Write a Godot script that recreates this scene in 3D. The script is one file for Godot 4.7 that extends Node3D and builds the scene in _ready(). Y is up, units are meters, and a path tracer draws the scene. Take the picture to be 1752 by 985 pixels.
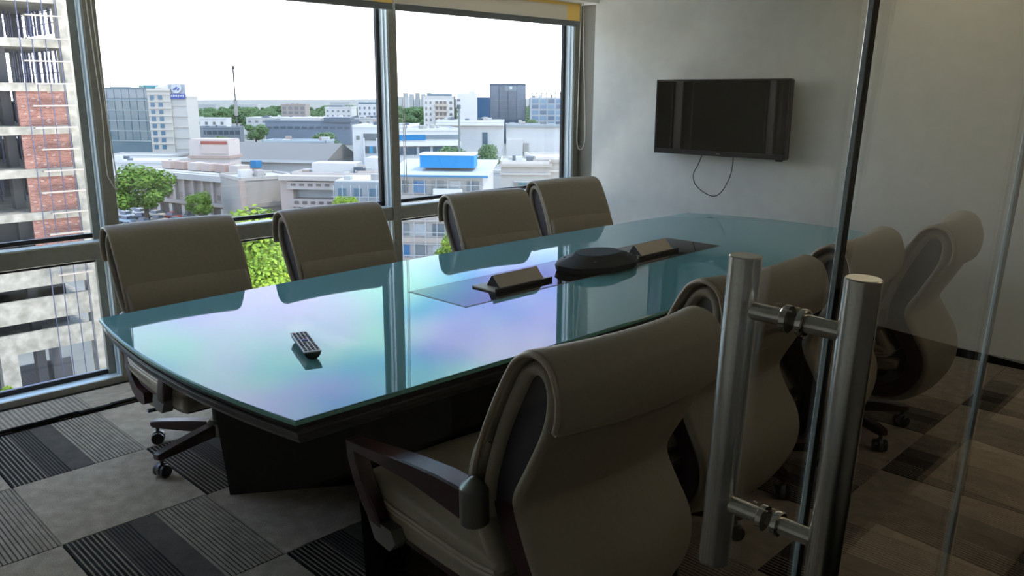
extends Node3D
# A conference room in an office tower, seen from the corridor through its glass front, with the city outside.

var M := {}
var used := {}


# ------------------------------------------------------------------ geometry kit
class Geo:
	var pos := PackedVector3Array()
	var nor := PackedVector3Array()
	var col := PackedColorArray()
	var tint := Color(1, 1, 1)

	# adds a solid given as vertices and counter-clockwise triangles; edges sharper than crease stay sharp
	func solid(v: PackedVector3Array, idx: PackedInt32Array, crease := 40.0, xf := Transform3D.IDENTITY, closed := true) -> void:
		if closed:
			var vol := 0.0
			for k in range(0, idx.size(), 3):
				vol += v[idx[k]].dot(v[idx[k + 1]].cross(v[idx[k + 2]]))
			if vol < 0.0:
				for k in range(0, idx.size(), 3):
					var s := idx[k + 1]
					idx[k + 1] = idx[k + 2]
					idx[k + 2] = s
		var weld := {}
		var id := PackedInt32Array()
		id.resize(v.size())
		for i in v.size():
			var key := Vector3i((v[i] * 20000.0).round())
			if not weld.has(key):
				weld[key] = weld.size()
			id[i] = weld[key]
		var at := []
		at.resize(weld.size())
		var fn := PackedVector3Array()
		for k in range(0, idx.size(), 3):
			var n := (v[idx[k + 1]] - v[idx[k]]).cross(v[idx[k + 2]] - v[idx[k]])
			fn.append(n)
			if n.length_squared() > 1e-18:
				for c in 3:
					var w := id[idx[k + c]]
					if at[w] == null:
						at[w] = []
					at[w].append(fn.size() - 1)
		var cc := cos(deg_to_rad(crease))
		for k in range(0, idx.size(), 3):
			var f := fn[k / 3]
			if f.length_squared() <= 1e-18:
				continue
			var fnn := f.normalized()
			for c in [0, 2, 1]:
				var i := idx[k + c]
				var n := Vector3.ZERO
				for o in at[id[i]]:
					if fn[o].normalized().dot(fnn) >= cc:
						n += fn[o]
				pos.append(xf * v[i])
				nor.append((xf.basis * (n if n.length_squared() > 1e-18 else f)).normalized())
				col.append(tint)

	func box(size: Vector3, at := Vector3.ZERO, bevel := 0.0, basis := Basis.IDENTITY) -> void:
		var h := size / 2
		var b := minf(bevel, minf(h.x, minf(h.y, h.z)) * 0.95)
		var xf := Transform3D(basis, at)
		var v := PackedVector3Array()
		var idx := PackedInt32Array()
		if b <= 0.0:
			for sx in [-1, 1]:
				for sy in [-1, 1]:
					for sz in [-1, 1]:
						v.append(Vector3(sx * h.x, sy * h.y, sz * h.z))
			for q in [[0, 1, 3, 2], [4, 6, 7, 5], [0, 4, 5, 1], [2, 3, 7, 6], [0, 2, 6, 4], [1, 5, 7, 3]]:
				idx.append_array([q[0], q[1], q[2], q[0], q[2], q[3]])
			solid(v, idx, 1.0, xf)
			return
		for sx in [-1, 1]:
			for sy in [-1, 1]:
				for sz in [-1, 1]:
					v.append(Vector3(sx * h.x, sy * (h.y - b), sz * (h.z - b)))
					v.append(Vector3(sx * (h.x - b), sy * h.y, sz * (h.z - b)))
					v.append(Vector3(sx * (h.x - b), sy * (h.y - b), sz * h.z))
		var quad := func(a, bb, c, d, out: Vector3):
			var n := (v[bb] - v[a]).cross(v[c] - v[a])
			if n.dot(out) < 0:
				idx.append_array([a, c, bb, a, d, c])
			else:
				idx.append_array([a, bb, c, a, c, d])
		var corner := func(sx, sy, sz, w): return 3 * ((sx + 1) * 2 + (sy + 1) + (sz + 1) / 2) + w
		for s in [-1, 1]:
			quad.call(corner.call(s, -1, -1, 0), corner.call(s, 1, -1, 0), corner.call(s, 1, 1, 0), corner.call(s, -1, 1, 0), Vector3(s, 0, 0))
			quad.call(corner.call(-1, s, -1, 1), corner.call(1, s, -1, 1), corner.call(1, s, 1, 1), corner.call(-1, s, 1, 1), Vector3(0, s, 0))
			quad.call(corner.call(-1, -1, s, 2), corner.call(1, -1, s, 2), corner.call(1, 1, s, 2), corner.call(-1, 1, s, 2), Vector3(0, 0, s))
			for t in [-1, 1]:
				quad.call(corner.call(s, t, -1, 0), corner.call(s, t, 1, 0), corner.call(s, t, 1, 1), corner.call(s, t, -1, 1), Vector3(s, t, 0))
				quad.call(corner.call(s, -1, t, 0), corner.call(s, 1, t, 0), corner.call(s, 1, t, 2), corner.call(s, -1, t, 2), Vector3(s, 0, t))
				quad.call(corner.call(-1, s, t, 1), corner.call(1, s, t, 1), corner.call(1, s, t, 2), corner.call(-1, s, t, 2), Vector3(0, s, t))
				for u in [-1, 1]:
					var a = corner.call(s, t, u, 0)
					var n := (v[a + 1] - v[a]).cross(v[a + 2] - v[a])
					if n.dot(Vector3(s, t, u)) < 0:
						idx.append_array([a, a + 2, a + 1])
					else:
						idx.append_array([a, a + 1, a + 2])
		solid(v, idx, 1.0, xf, false)

	# rings of equal count joined one after another, fan caps at both ends
	func rings(r: Array, crease := 40.0, caps := true, xf := Transform3D.IDENTITY, round_closed := true) -> void:
		var v := PackedVector3Array()
		var idx := PackedInt32Array()
		var n: int = r[0].size()
		for ring in r:
			v.append_array(ring)
		for i in r.size() - 1:
			for j in (n if round_closed else n - 1):
				var a := i * n + j
				var b := i * n + (j + 1) % n
				idx.append_array([a, b, b + n, a, b + n, a + n])
		if caps:
			for e in [0, r.size() - 1]:
				var c := Vector3.ZERO
				for p in r[e]:
					c += p
				v.append(c / n)
				for j in n:
					var a: int = e * n + j
					var b: int = e * n + (j + 1) % n
					if e == 0:
						idx.append_array([v.size() - 1, b, a])
					else:
						idx.append_array([v.size() - 1, a, b])
		solid(v, idx, crease, xf, caps)

	func tube(path: Array, radius: float, sides := 10, caps := true) -> void:
		var r := []
		var up := Vector3.UP
		for i in path.size():
			var d: Vector3 = (path[mini(i + 1, path.size() - 1)] - path[maxi(i - 1, 0)]).normalized()
			var x := up.cross(d)
			if x.length() < 0.05:
				x = Vector3.RIGHT.cross(d)
			x = x.normalized()
			var y := d.cross(x).normalized()
			up = y if i > 0 or absf(d.y) > 0.9 else up
			var ring := PackedVector3Array()
			for k in sides:
				var a := TAU * k / sides
				ring.append(path[i] + (x * cos(a) + y * sin(a)) * radius)
			r.append(ring)
		rings(r, 50.0, caps)

	# profile of (radius, height) turned about y
	func lathe(profile: Array, segs := 24, xf := Transform3D.IDENTITY, crease := 35.0) -> void:
		var r := []
		for p in profile:
			var ring := PackedVector3Array()
			for k in segs:
				var a := TAU * k / segs
				ring.append(Vector3(cos(a) * p.x, p.y, sin(a) * p.x))
			r.append(ring)
		rings(r, crease, true, xf)

	# polygon in the (z, y) plane pushed along x from x0 to x1
	func prism(poly: PackedVector2Array, x0: float, x1: float, xf := Transform3D.IDENTITY, crease := 30.0) -> void:
		var v := PackedVector3Array()
		var idx := PackedInt32Array()
		var n := poly.size()
		for x in [x0, x1]:
			for p in poly:
				v.append(Vector3(x, p.y, p.x))
		for j in n:
			var b := (j + 1) % n
			idx.append_array([j, b, b + n, j, b + n, j + n])
		# orientation of the side faces decides the caps
		var area := 0.0
		for j in n:
			area += poly[j].x * poly[(j + 1) % n].y - poly[(j + 1) % n].x * poly[j].y
		var t := Geometry2D.triangulate_polygon(poly)
		for k in range(0, t.size(), 3):
			var a := t[k]
			var b := t[k + 1]
			var c := t[k + 2]
			var s := (poly[b] - poly[a]).cross(poly[c] - poly[a])
			if s * area < 0.0:
				var w := b
				b = c
				c = w
			idx.append_array([a, c, b, a + n, b + n, c + n])
		# side faces as written run against the caps: turn them to agree
		for k in range(0, n * 6, 3):
			var w := idx[k + 1]
			idx[k + 1] = idx[k + 2]
			idx[k + 2] = w
		for k in range(0, n * 6, 3):
			var w := idx[k + 1]
			idx[k + 1] = idx[k + 2]
			idx[k + 2] = w
		solid(v, idx, crease, xf)

	# a padded sheet that follows a path in (z, y), its long edges rounded, its middle bowed back by bow
	func band(path: Array, thick: float, half: Array, bow: Array, nx := 12, crease := 60.0) -> void:
		var r := thick / 2
		var xs := []
		for a in [0.0, 0.35, 0.7, 1.05, 1.4]:
			xs.append([-1.0, r * (1 - sin(PI / 2 - a)) if false else r * (1 - cos(a)), sin(a)])
		var rings_ := []
		var n := path.size()
		for i in n:
			var d: Vector2 = (path[mini(i + 1, n - 1)] - path[maxi(i - 1, 0)]).normalized()
			var nn := Vector2(-d.y, d.x)
			var w: float = half[i]
			var top := []
			for e in xs:
				top.append([-w + e[1], r * e[2]])
			for k in range(1, nx):
				top.append([lerpf(-w + r, w - r, float(k) / nx), r])
			for e in range(xs.size() - 1, -1, -1):
				top.append([w - xs[e][1], r * xs[e][2]])
			var ring := PackedVector3Array()
			for t in top:
				var c: Vector2 = path[i] + nn * t[1]
				ring.append(Vector3(t[0], c.y, c.x + bow[i] * (1 - pow(t[0] / w, 2))))
			for k in range(top.size() - 2, 0, -1):
				var c: Vector2 = path[i] - nn * top[k][1]
				ring.append(Vector3(top[k][0], c.y, c.x + bow[i] * (1 - pow(top[k][0] / w, 2))))
			rings_.append(ring)
		rings(rings_, crease, true)

	# a cushion: outline in (z, y) pushed along x with rounded ends of radius r
	func cushion(poly: PackedVector2Array, w: float, r: float, puff := 0.0, nx := 8) -> void:
		var n := poly.size()
		var area := 0.0
		for j in n:
			area += poly[j].cross(poly[(j + 1) % n])
		var s := 1.0 if area > 0 else -1.0
		var out := []
		for j in n:
			var d := (poly[(j + 1) % n] - poly[(j + n - 1) % n]).normalized()
			out.append(Vector2(d.y, -d.x) * s)
		var rr := []
		var xs := []
		for a in [0.0, 0.3, 0.6, 0.9, 1.2]:
			xs.append([-w + r * (1 - cos(a)) , r * (1 - sin(a))])
		for k in nx + 1:
			xs.append([lerpf(-w + r, w - r, float(k) / nx), 0.0])
		for a in [1.2, 0.9, 0.6, 0.3, 0.0]:
			xs.append([w - r * (1 - cos(a)), r * (1 - sin(a))])
		for e in xs:
			var ring := PackedVector3Array()
			for j in n:
				var p: Vector2 = poly[j] - out[j] * (e[1] - puff * (1 - pow(e[0] / w, 2)))
				ring.append(Vector3(e[0], p.y, p.x))
			rr.append(ring)
		rings(rr, 50.0, true)

	func mesh() -> ArrayMesh:
		var a := []
		a.resize(Mesh.ARRAY_MAX)
		a[Mesh.ARRAY_VERTEX] = pos
		a[Mesh.ARRAY_NORMAL] = nor
		a[Mesh.ARRAY_COLOR] = col
		var m := ArrayMesh.new()
		m.add_surface_from_arrays(Mesh.PRIMITIVE_TRIANGLES, a)
		return m


func spline(pts: Array, per := 4) -> Array:
	var out := []
	for i in pts.size() - 1:
		var p0 = pts[maxi(i - 1, 0)]
		var p1 = pts[i]
		var p2 = pts[i + 1]
		var p3 = pts[mini(i + 2, pts.size() - 1)]
		for k in per:
			out.append(p1.cubic_interpolate(p2, p0, p3, float(k) / per))
	out.append(pts[-1])
	return out


func closed_spline(pts: Array, per := 4) -> PackedVector2Array:
	var out := PackedVector2Array()
	var n := pts.size()
	for i in n:
		for k in per:
			out.append(pts[i].cubic_interpolate(pts[(i + 1) % n], pts[(i + n - 1) % n], pts[(i + 2) % n], float(k) / per))
	return out


func numbered(called: String) -> String:
	used[called] = used.get(called, -1) + 1
	return called if used[called] == 0 else "%s_%03d" % [called, used[called]]


func tag(o: Node3D, label: String, category: String, group := "") -> Node3D:
	o.set_meta("label", label)
	o.set_meta("category", category)
	if group:
		o.set_meta("group", group)
	return o


func thing(called: String, label: String, category: String, at := Vector3.ZERO, turn := 0.0, group := "") -> Node3D:
	var o := Node3D.new()
	o.name = numbered(called)
	add_child(o, true)
	o.position = at
	o.rotation.y = deg_to_rad(turn)
	return tag(o, label, category, group)


func part(called: String, mesh: Mesh, mat: Material, parent: Node = null, at := Vector3.ZERO) -> MeshInstance3D:
	var o := MeshInstance3D.new()
	o.name = called if parent else numbered(called)
	o.mesh = mesh
	o.material_override = mat
	o.position = at
	(parent if parent else self).add_child(o, true)
	return o


func struct(called: String, mesh: Mesh, mat: Material) -> MeshInstance3D:
	var o := part(called, mesh, mat)
	o.set_meta("kind", "structure")
	return o


func bx(size: Vector3, bevel := 0.0, at := Vector3.ZERO) -> ArrayMesh:
	var g := Geo.new()
	g.box(size, at, bevel)
	return g.mesh()


# ------------------------------------------------------------------ materials
func mat(color: Color, rough := 0.6, metal := 0.0, spec := 0.5) -> StandardMaterial3D:
	var m := StandardMaterial3D.new()
	m.albedo_color = color
	m.roughness = rough
	m.metallic = metal
	m.metallic_specular = spec
	return m


func noise_tex(freq: float, lo: Color, hi: Color, sd: int, size := 512, oct := 4) -> NoiseTexture2D:
	var n := FastNoiseLite.new()
	n.seed = sd
	n.frequency = freq
	n.fractal_octaves = oct
	var t := NoiseTexture2D.new()
	t.width = size
	t.height = size
	t.seamless = true
	t.noise = n
	var g := Gradient.new()
	g.set_color(0, lo)
	g.set_color(1, hi)
	t.color_ramp = g
	return t


func noise_normal(freq: float, strength: float, sd: int, size := 512) -> NoiseTexture2D:
	var n := FastNoiseLite.new()
	n.seed = sd
	n.frequency = freq
	var t := NoiseTexture2D.new()
	t.width = size
	t.height = size
	t.seamless = true
	t.as_normal_map = true
	t.bump_strength = strength
	t.noise = n
	return t


func tri(m: StandardMaterial3D, tex: Texture2D, scale: float, nrm: Texture2D = null, nscale := 0.5) -> StandardMaterial3D:
	m.uv1_triplanar = true
	m.uv1_scale = Vector3.ONE * scale
	if tex:
		m.albedo_texture = tex
	if nrm:
		m.normal_enabled = true
		m.normal_texture = nrm
		m.normal_scale = nscale
	return m


func pane(alpha := 0.02, rough := 0.0, spec := 0.5) -> StandardMaterial3D:
	var m := mat(Color(0.9, 0.95, 0.95, alpha), rough, 0.0, spec)
	m.transparency = BaseMaterial3D.TRANSPARENCY_ALPHA
	return m


func carpet(kind: String, sd: int) -> StandardMaterial3D:
	var n := 512
	var im := Image.create(n, n, false, Image.FORMAT_RGB8)
	var rng := RandomNumberGenerator.new()
	rng.seed = sd
	var fine := FastNoiseLite.new()
	fine.seed = sd
	fine.frequency = 0.35
	var wide := FastNoiseLite.new()
	wide.seed = sd + 9
	wide.frequency = 0.012
	var beige := Color(0.66, 0.605, 0.535)
	var grey := Color(0.35, 0.325, 0.30)
	var black := Color(0.085, 0.082, 0.085)
	for x in n:
		var u := float(x) / n
		var base := beige
		if kind == "striped":
			if u < 0.25:
				base = black if fmod(u, 0.031) < 0.019 else beige.lerp(grey, 0.35)
			elif u < 0.42:
				base = black.lerp(grey, 0.25) if fmod(u, 0.024) < 0.013 else grey
			elif u < 0.60:
				base = grey
			else:
				base = beige.lerp(black, lerpf(0.75, 0.45, (u - 0.6) / 0.4)) if fmod(u, 0.0295) < 0.009 else beige.lerp(grey, 0.15)
		elif kind == "edge":
			base = grey.lerp(beige, 0.5) if fmod(u, 0.04) < 0.02 else beige
		for y in n:
			var k := 1.0 + 0.30 * fine.get_noise_2d(x, y) + 0.12 * wide.get_noise_2d(x, y) + rng.randf_range(-0.13, 0.13)
			im.set_pixel(x, y, Color(base.r * k, base.g * k, base.b * k))
	var m := mat(Color.WHITE, 0.95, 0.0, 0.2)
	m.albedo_texture = ImageTexture.create_from_image(im)
	m.normal_enabled = true
	m.normal_texture = noise_normal(0.3, 6.0, sd)
	m.normal_scale = 0.5
	return m


func make_materials() -> void:
	M.wall = tri(mat(Color(0.86, 0.86, 0.82), 0.75, 0.0, 0.3), noise_tex(0.02, Color(0.96, 0.96, 0.96), Color(1, 1, 1), 3), 0.7)
	M.recess_shade = mat(Color(0.52, 0.51, 0.46), 0.8)  # wall return: shade from grazing light put into a darker grey
	M.ceiling = mat(Color(0.93, 0.92, 0.89), 0.9)
	M.corridor = mat(Color(0.42, 0.39, 0.35), 0.8)
	M.dark_panel = mat(Color(0.06, 0.052, 0.048), 0.95, 0.0, 0.1)
	M.leather = tri(mat(Color(0.61, 0.57, 0.49), 0.5, 0.0, 0.4), noise_tex(0.03, Color(0.93, 0.93, 0.93), Color(1, 1, 1), 11), 3.0, noise_normal(0.2, 3.0, 12), 0.25)
	M.piping = mat(Color(0.66, 0.605, 0.52), 0.45)
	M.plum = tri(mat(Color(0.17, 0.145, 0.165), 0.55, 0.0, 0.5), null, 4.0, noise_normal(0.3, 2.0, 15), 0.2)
	M.mahogany = tri(mat(Color(1, 1, 1), 0.38, 0.0, 0.45), grain_tex(Color(0.15, 0.045, 0.05), Color(0.26, 0.09, 0.095), 21), 2.0)
	M.mahogany.clearcoat_enabled = true
	M.mahogany.clearcoat = 0.15
	M.mahogany.clearcoat_roughness = 0.25
	M.bracket = mat(Color(0.50, 0.50, 0.47), 0.35, 0.75)
	M.chrome = mat(Color(0.80, 0.79, 0.76), 0.14, 1.0)
	M.steel = tri(mat(Color(0.82, 0.81, 0.77), 0.24, 1.0), noise_tex(0.05, Color(0.92, 0.92, 0.92), Color(1, 1, 1), 31), 6.0)
	M.black = mat(Color(0.035, 0.035, 0.038), 0.4)
	M.black_soft = mat(Color(0.05, 0.05, 0.052), 0.9, 0.0, 0.2)
	M.castor_hood = mat(Color(0.30, 0.32, 0.33), 0.3)
	M.alu = tri(mat(Color(0.62, 0.615, 0.57), 0.38, 0.55), noise_tex(0.02, Color(0.93, 0.93, 0.93), Color(1, 1, 1), 41), 2.0)
	M.alu_skylit = mat(Color(0.86, 0.92, 0.94), 0.3, 0.2)  # frame metal with the light of the sky put into a paler colour
	M.gasket = mat(Color(0.03, 0.032, 0.035), 0.5)
	M.pane = pane(0.02)
	M.front_glass = pane(0.0, 0.0, 0.5)
	M.glass_edge = mat(Color(0.80, 0.88, 0.90), 0.2, 0.0, 0.8)  # pale: window light inside the glass is put into the colour
	M.table_glass = mat(Color(0.38, 0.60, 0.63), 0.02, 0.0, 0.44)
	M.table_edge = mat(Color(0.44, 0.68, 0.62), 0.2, 0.0, 0.6)
	M.table_dark = tri(mat(Color.WHITE, 0.3, 0.0, 0.5), grain_tex(Color(0.085, 0.09, 0.10), Color(0.13, 0.135, 0.145), 51), 1.5)
	M.table_trim = mat(Color(0.36, 0.36, 0.36), 0.25, 0.4)
	M.pedestal = mat(Color(0.018, 0.018, 0.022), 0.55, 0.0, 0.3)
	M.insert = mat(Color(0.05, 0.05, 0.055), 0.04, 0.0, 0.24)
	M.insert_line = mat(Color(0.02, 0.02, 0.02), 0.4)
	M.flip = mat(Color(0.74, 0.70, 0.64), 0.5, 0.1)
	M.speaker = mat(Color(0.10, 0.105, 0.115), 0.6, 0.0, 0.3)
	M.speaker_top = mat(Color(0.27, 0.30, 0.32), 0.85, 0.0, 0.2)
	M.tv = mat(Color(0.03, 0.032, 0.036), 0.3)
	M.screen = mat(Color(0.012, 0.013, 0.014), 0.03, 0.0, 0.5)
	M.cable = mat(Color(0.05, 0.05, 0.05), 0.5)
	M.blind = mat(Color(0.80, 0.775, 0.72), 0.9)
	M.blind.backlight_enabled = true
	M.blind.backlight = Color(0.75, 0.72, 0.66)
	M.blind_gold = mat(Color(0.86, 0.77, 0.50), 0.9)
	M.blind_gold.backlight_enabled = true
	M.blind_gold.backlight = Color(0.85, 0.76, 0.5)
	M.blind_bar = mat(Color(0.44, 0.46, 0.46), 0.4, 0.3)
	M.cord = mat(Color(0.82, 0.80, 0.74), 0.5)
	M.remote = mat(Color(0.74, 0.74, 0.75), 0.45, 0.2)
	M.key = mat(Color(0.36, 0.35, 0.35), 0.6)
	M.key_red = mat(Color(0.65, 0.2, 0.12), 0.6)
	M.key_blue = mat(Color(0.12, 0.3, 0.65), 0.6)
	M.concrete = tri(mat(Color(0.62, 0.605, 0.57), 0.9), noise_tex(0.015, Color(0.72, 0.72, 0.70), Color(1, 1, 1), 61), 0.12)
	M.concrete_shaded = mat(Color(0.27, 0.275, 0.295), 0.9)  # darker copy of the concrete, inner shade put into the colour
	M.brick = brick_mat()
	M.scaffold = mat(Color(0.25, 0.27, 0.36), 0.5, 0.4)
	M.bamboo = mat(Color(0.60, 0.56, 0.52), 0.8)
	M.ground = tri(mat(Color.WHITE, 0.95), noise_tex(0.012, Color(0.34, 0.34, 0.31), Color(0.48, 0.465, 0.43), 71, 512, 5), 0.01)
	M.asphalt = mat(Color(0.36, 0.36, 0.36), 0.9)
	M.yard = mat(Color(0.36, 0.36, 0.37), 0.9)
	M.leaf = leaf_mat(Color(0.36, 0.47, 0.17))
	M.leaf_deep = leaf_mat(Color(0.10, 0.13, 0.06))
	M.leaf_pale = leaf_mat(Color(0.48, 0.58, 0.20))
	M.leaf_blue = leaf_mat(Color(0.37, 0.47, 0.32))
	M.trunk = mat(Color(0.30, 0.25, 0.2), 0.9)
	for c in {"white": Color(0.92, 0.91, 0.89), "cream": Color(0.88, 0.85, 0.80), "pink": Color(0.80, 0.70, 0.66), "beige": Color(0.80, 0.74, 0.69), "grey": Color(0.68, 0.68, 0.66), "stone": Color(0.74, 0.72, 0.68), "slate": Color(0.34, 0.40, 0.47), "dark": Color(0.24, 0.29, 0.36), "haze": Color(0.82, 0.84, 0.85), "haze_dark": Color(0.66, 0.70, 0.72), "roof_grey": Color(0.62, 0.62, 0.62), "rust": Color(0.66, 0.36, 0.30), "blue": Color(0.03, 0.46, 0.78), "navy": Color(0.12, 0.30, 0.50), "teal_roof": Color(0.32, 0.70, 0.72), "win_dark": Color(0.25, 0.28, 0.32), "win_teal": Color(0.22, 0.42, 0.48), "win_blue": Color(0.10, 0.38, 0.58), "win_brown": Color(0.45, 0.38, 0.35), "sign_blue": Color(0.14, 0.24, 0.5)}.keys():
		pass


func grain_tex(lo: Color, hi: Color, sd: int) -> ImageTexture:
	var n := 256
	var im := Image.create(n, n, false, Image.FORMAT_RGB8)
	var f := FastNoiseLite.new()
	f.seed = sd
	f.frequency = 0.02
	for y in n:
		for x in n:
			var k := 0.5 + 0.5 * f.get_noise_2d(x * 0.4, y * 6.0) + 0.15 * f.get_noise_2d(x * 2.0, y * 20.0)
			im.set_pixel(x, y, lo.lerp(hi, clampf(k, 0, 1)))
	return ImageTexture.create_from_image(im)


func brick_mat() -> StandardMaterial3D:
	var w := 512
	var im := Image.create(w, w, false, Image.FORMAT_RGB8)
	im.fill(Color(0.50, 0.44, 0.41))
	var rng := RandomNumberGenerator.new()
	rng.seed = 5
	var rows := 32
	var h := w / rows
	for r in rows:
		for k in range(-1, 16):
			var c := Color(0.40, 0.20, 0.17).lerp(Color(0.52, 0.33, 0.29), rng.randf())
			if rng.randf() < 0.06:
				c = Color(0.58, 0.49, 0.46)
			im.fill_rect(Rect2i(k * 32 + (16 if r % 2 else 0) + 2, r * h + 3, 29, h - 5).intersection(Rect2i(0, 0, w, w)), c)
	var m := mat(Color.WHITE, 0.95)
	m.albedo_texture = ImageTexture.create_from_image(im)
	m.uv1_triplanar = true
	m.uv1_scale = Vector3.ONE / 3.6
	return m


func leaf_mat(c: Color) -> StandardMaterial3D:
	var m := mat(c, 0.7, 0.0, 0.3)
	m.backlight_enabled = true
	m.backlight = Color(0.5, 0.5, 0.5)
	m.cull_mode = BaseMaterial3D.CULL_DISABLED
	return m


var paints := {}


func paint(hex: String, rough := 0.85, metal := 0.0) -> StandardMaterial3D:
	var key := hex + str(rough)
	if not paints.has(key):
		var c := Color.html(hex).srgb_to_linear() * 0.47  # all city colours darkened alike to offset the bright outdoor exposure
		c.a = 1.0
		paints[key] = mat(c.linear_to_srgb(), rough, metal)
	return paints[key]


# ------------------------------------------------------------------ sky
func make_sky() -> Sky:
	var w := 512
	var h := 256
	var im := Image.create(w, h, false, Image.FORMAT_RGBF)
	var big := FastNoiseLite.new()
	big.seed = 4
	big.frequency = 2.0
	big.fractal_octaves = 5
	var hue := FastNoiseLite.new()
	hue.seed = 8
	hue.frequency = 2.2
	hue.fractal_octaves = 3
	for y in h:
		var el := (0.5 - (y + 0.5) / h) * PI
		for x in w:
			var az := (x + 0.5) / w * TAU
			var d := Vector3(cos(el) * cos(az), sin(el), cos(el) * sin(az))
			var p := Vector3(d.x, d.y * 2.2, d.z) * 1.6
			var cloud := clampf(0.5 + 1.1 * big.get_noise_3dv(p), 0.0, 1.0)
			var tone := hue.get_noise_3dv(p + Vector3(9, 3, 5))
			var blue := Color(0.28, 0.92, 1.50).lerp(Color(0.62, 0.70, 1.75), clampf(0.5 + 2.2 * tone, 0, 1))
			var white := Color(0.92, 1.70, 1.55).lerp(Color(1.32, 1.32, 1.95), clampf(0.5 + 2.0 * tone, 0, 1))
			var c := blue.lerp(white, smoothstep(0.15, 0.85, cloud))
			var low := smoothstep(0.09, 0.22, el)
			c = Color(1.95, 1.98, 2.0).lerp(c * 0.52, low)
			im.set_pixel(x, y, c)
	var pm := PanoramaSkyMaterial.new()
	pm.panorama = ImageTexture.create_from_image(im)
	var s := Sky.new()
	s.sky_material = pm
	return s


# ------------------------------------------------------------------ build
func _ready() -> void:
	# camera: in the corridor, looking through the glass front
	var cam := Camera3D.new()
	cam.name = "camera"
	var yaw := 0.778951
	var pitch := 0.235061
	var f := Vector3(cos(pitch) * cos(yaw), -sin(pitch), -cos(pitch) * sin(yaw))
	var right := f.cross(Vector3.UP).normalized()
	var up := right.cross(f)
	var roll := 0.0039469
	cam.transform = Transform3D(Basis(right * cos(roll) + up * sin(roll), up * cos(roll) - right * sin(roll), -f), Vector3(0, 1.537, 0))
	cam.fov = rad_to_deg(2.0 * atan(492.5 / 1397.27))
	cam.near = 0.02
	cam.far = 4000.0
	add_child(cam, true)
	cam.current = true
	# sky and exposure
	var env := Environment.new()
	env.background_mode = Environment.BG_SKY
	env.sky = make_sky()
	env.background_energy_multiplier = 1.0
	env.tonemap_mode = Environment.TONE_MAPPER_LINEAR
	env.tonemap_exposure = 4.3
	env.sdfgi_enabled = true
	env.ssao_enabled = true
	env.ssil_enabled = true
	var we := WorldEnvironment.new()
	we.name = "environment"
	we.environment = env
	add_child(we, true)
	# hazy sun behind the building: it never enters the room
	var sun := DirectionalLight3D.new()
	sun.name = "sun"
	sun.rotation_degrees = Vector3(-58, 25, 0)
	sun.light_energy = 0.3
	sun.light_color = Color(1.0, 0.96, 0.9)
	sun.light_angular_distance = 4.0
	sun.shadow_enabled = true
	add_child(sun, true)

	make_materials()
	room()
	windows()
	glass_front()
	corridor()
	room_lamp()
	table()
	table_things()
	television()
	chairs()
	blinds()
	unfinished_building()
	city()


# ------------------------------------------------------------------ room shell
func uv_tile(sx: float, sz: float, h: float) -> ArrayMesh:
	# a carpet tile: its top face carries the weave, its edges are slightly rounded
	var st := SurfaceTool.new()
	st.begin(Mesh.PRIMITIVE_TRIANGLES)
	var e := 0.003
	var p := [Vector3(-sx / 2, 0, -sz / 2), Vector3(sx / 2, 0, -sz / 2), Vector3(sx / 2, 0, sz / 2), Vector3(-sx / 2, 0, sz / 2)]
	var q := []
	for v in p:
		q.append(Vector3(v.x - signf(v.x) * e, h, v.z - signf(v.z) * e))
	var put := func(a: Vector3, n: Vector3):
		st.set_normal(n)
		st.set_uv(Vector2(a.x / sx + 0.5, a.z / sz + 0.5))
		st.add_vertex(a)
	for t in [[0, 1, 2], [0, 2, 3]]:
		for k in t:
			put.call(q[k], Vector3.UP)
	for k in 4:
		var a = p[k]
		var b = p[(k + 1) % 4]
		var n: Vector3 = ((a + b) / 2 + Vector3(0, 0.2, 0)).normalized()
		for v in [a, b, q[(k + 1) % 4], a, q[(k + 1) % 4], q[k]]:
			put.call(v, n)
	return st.commit()


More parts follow.
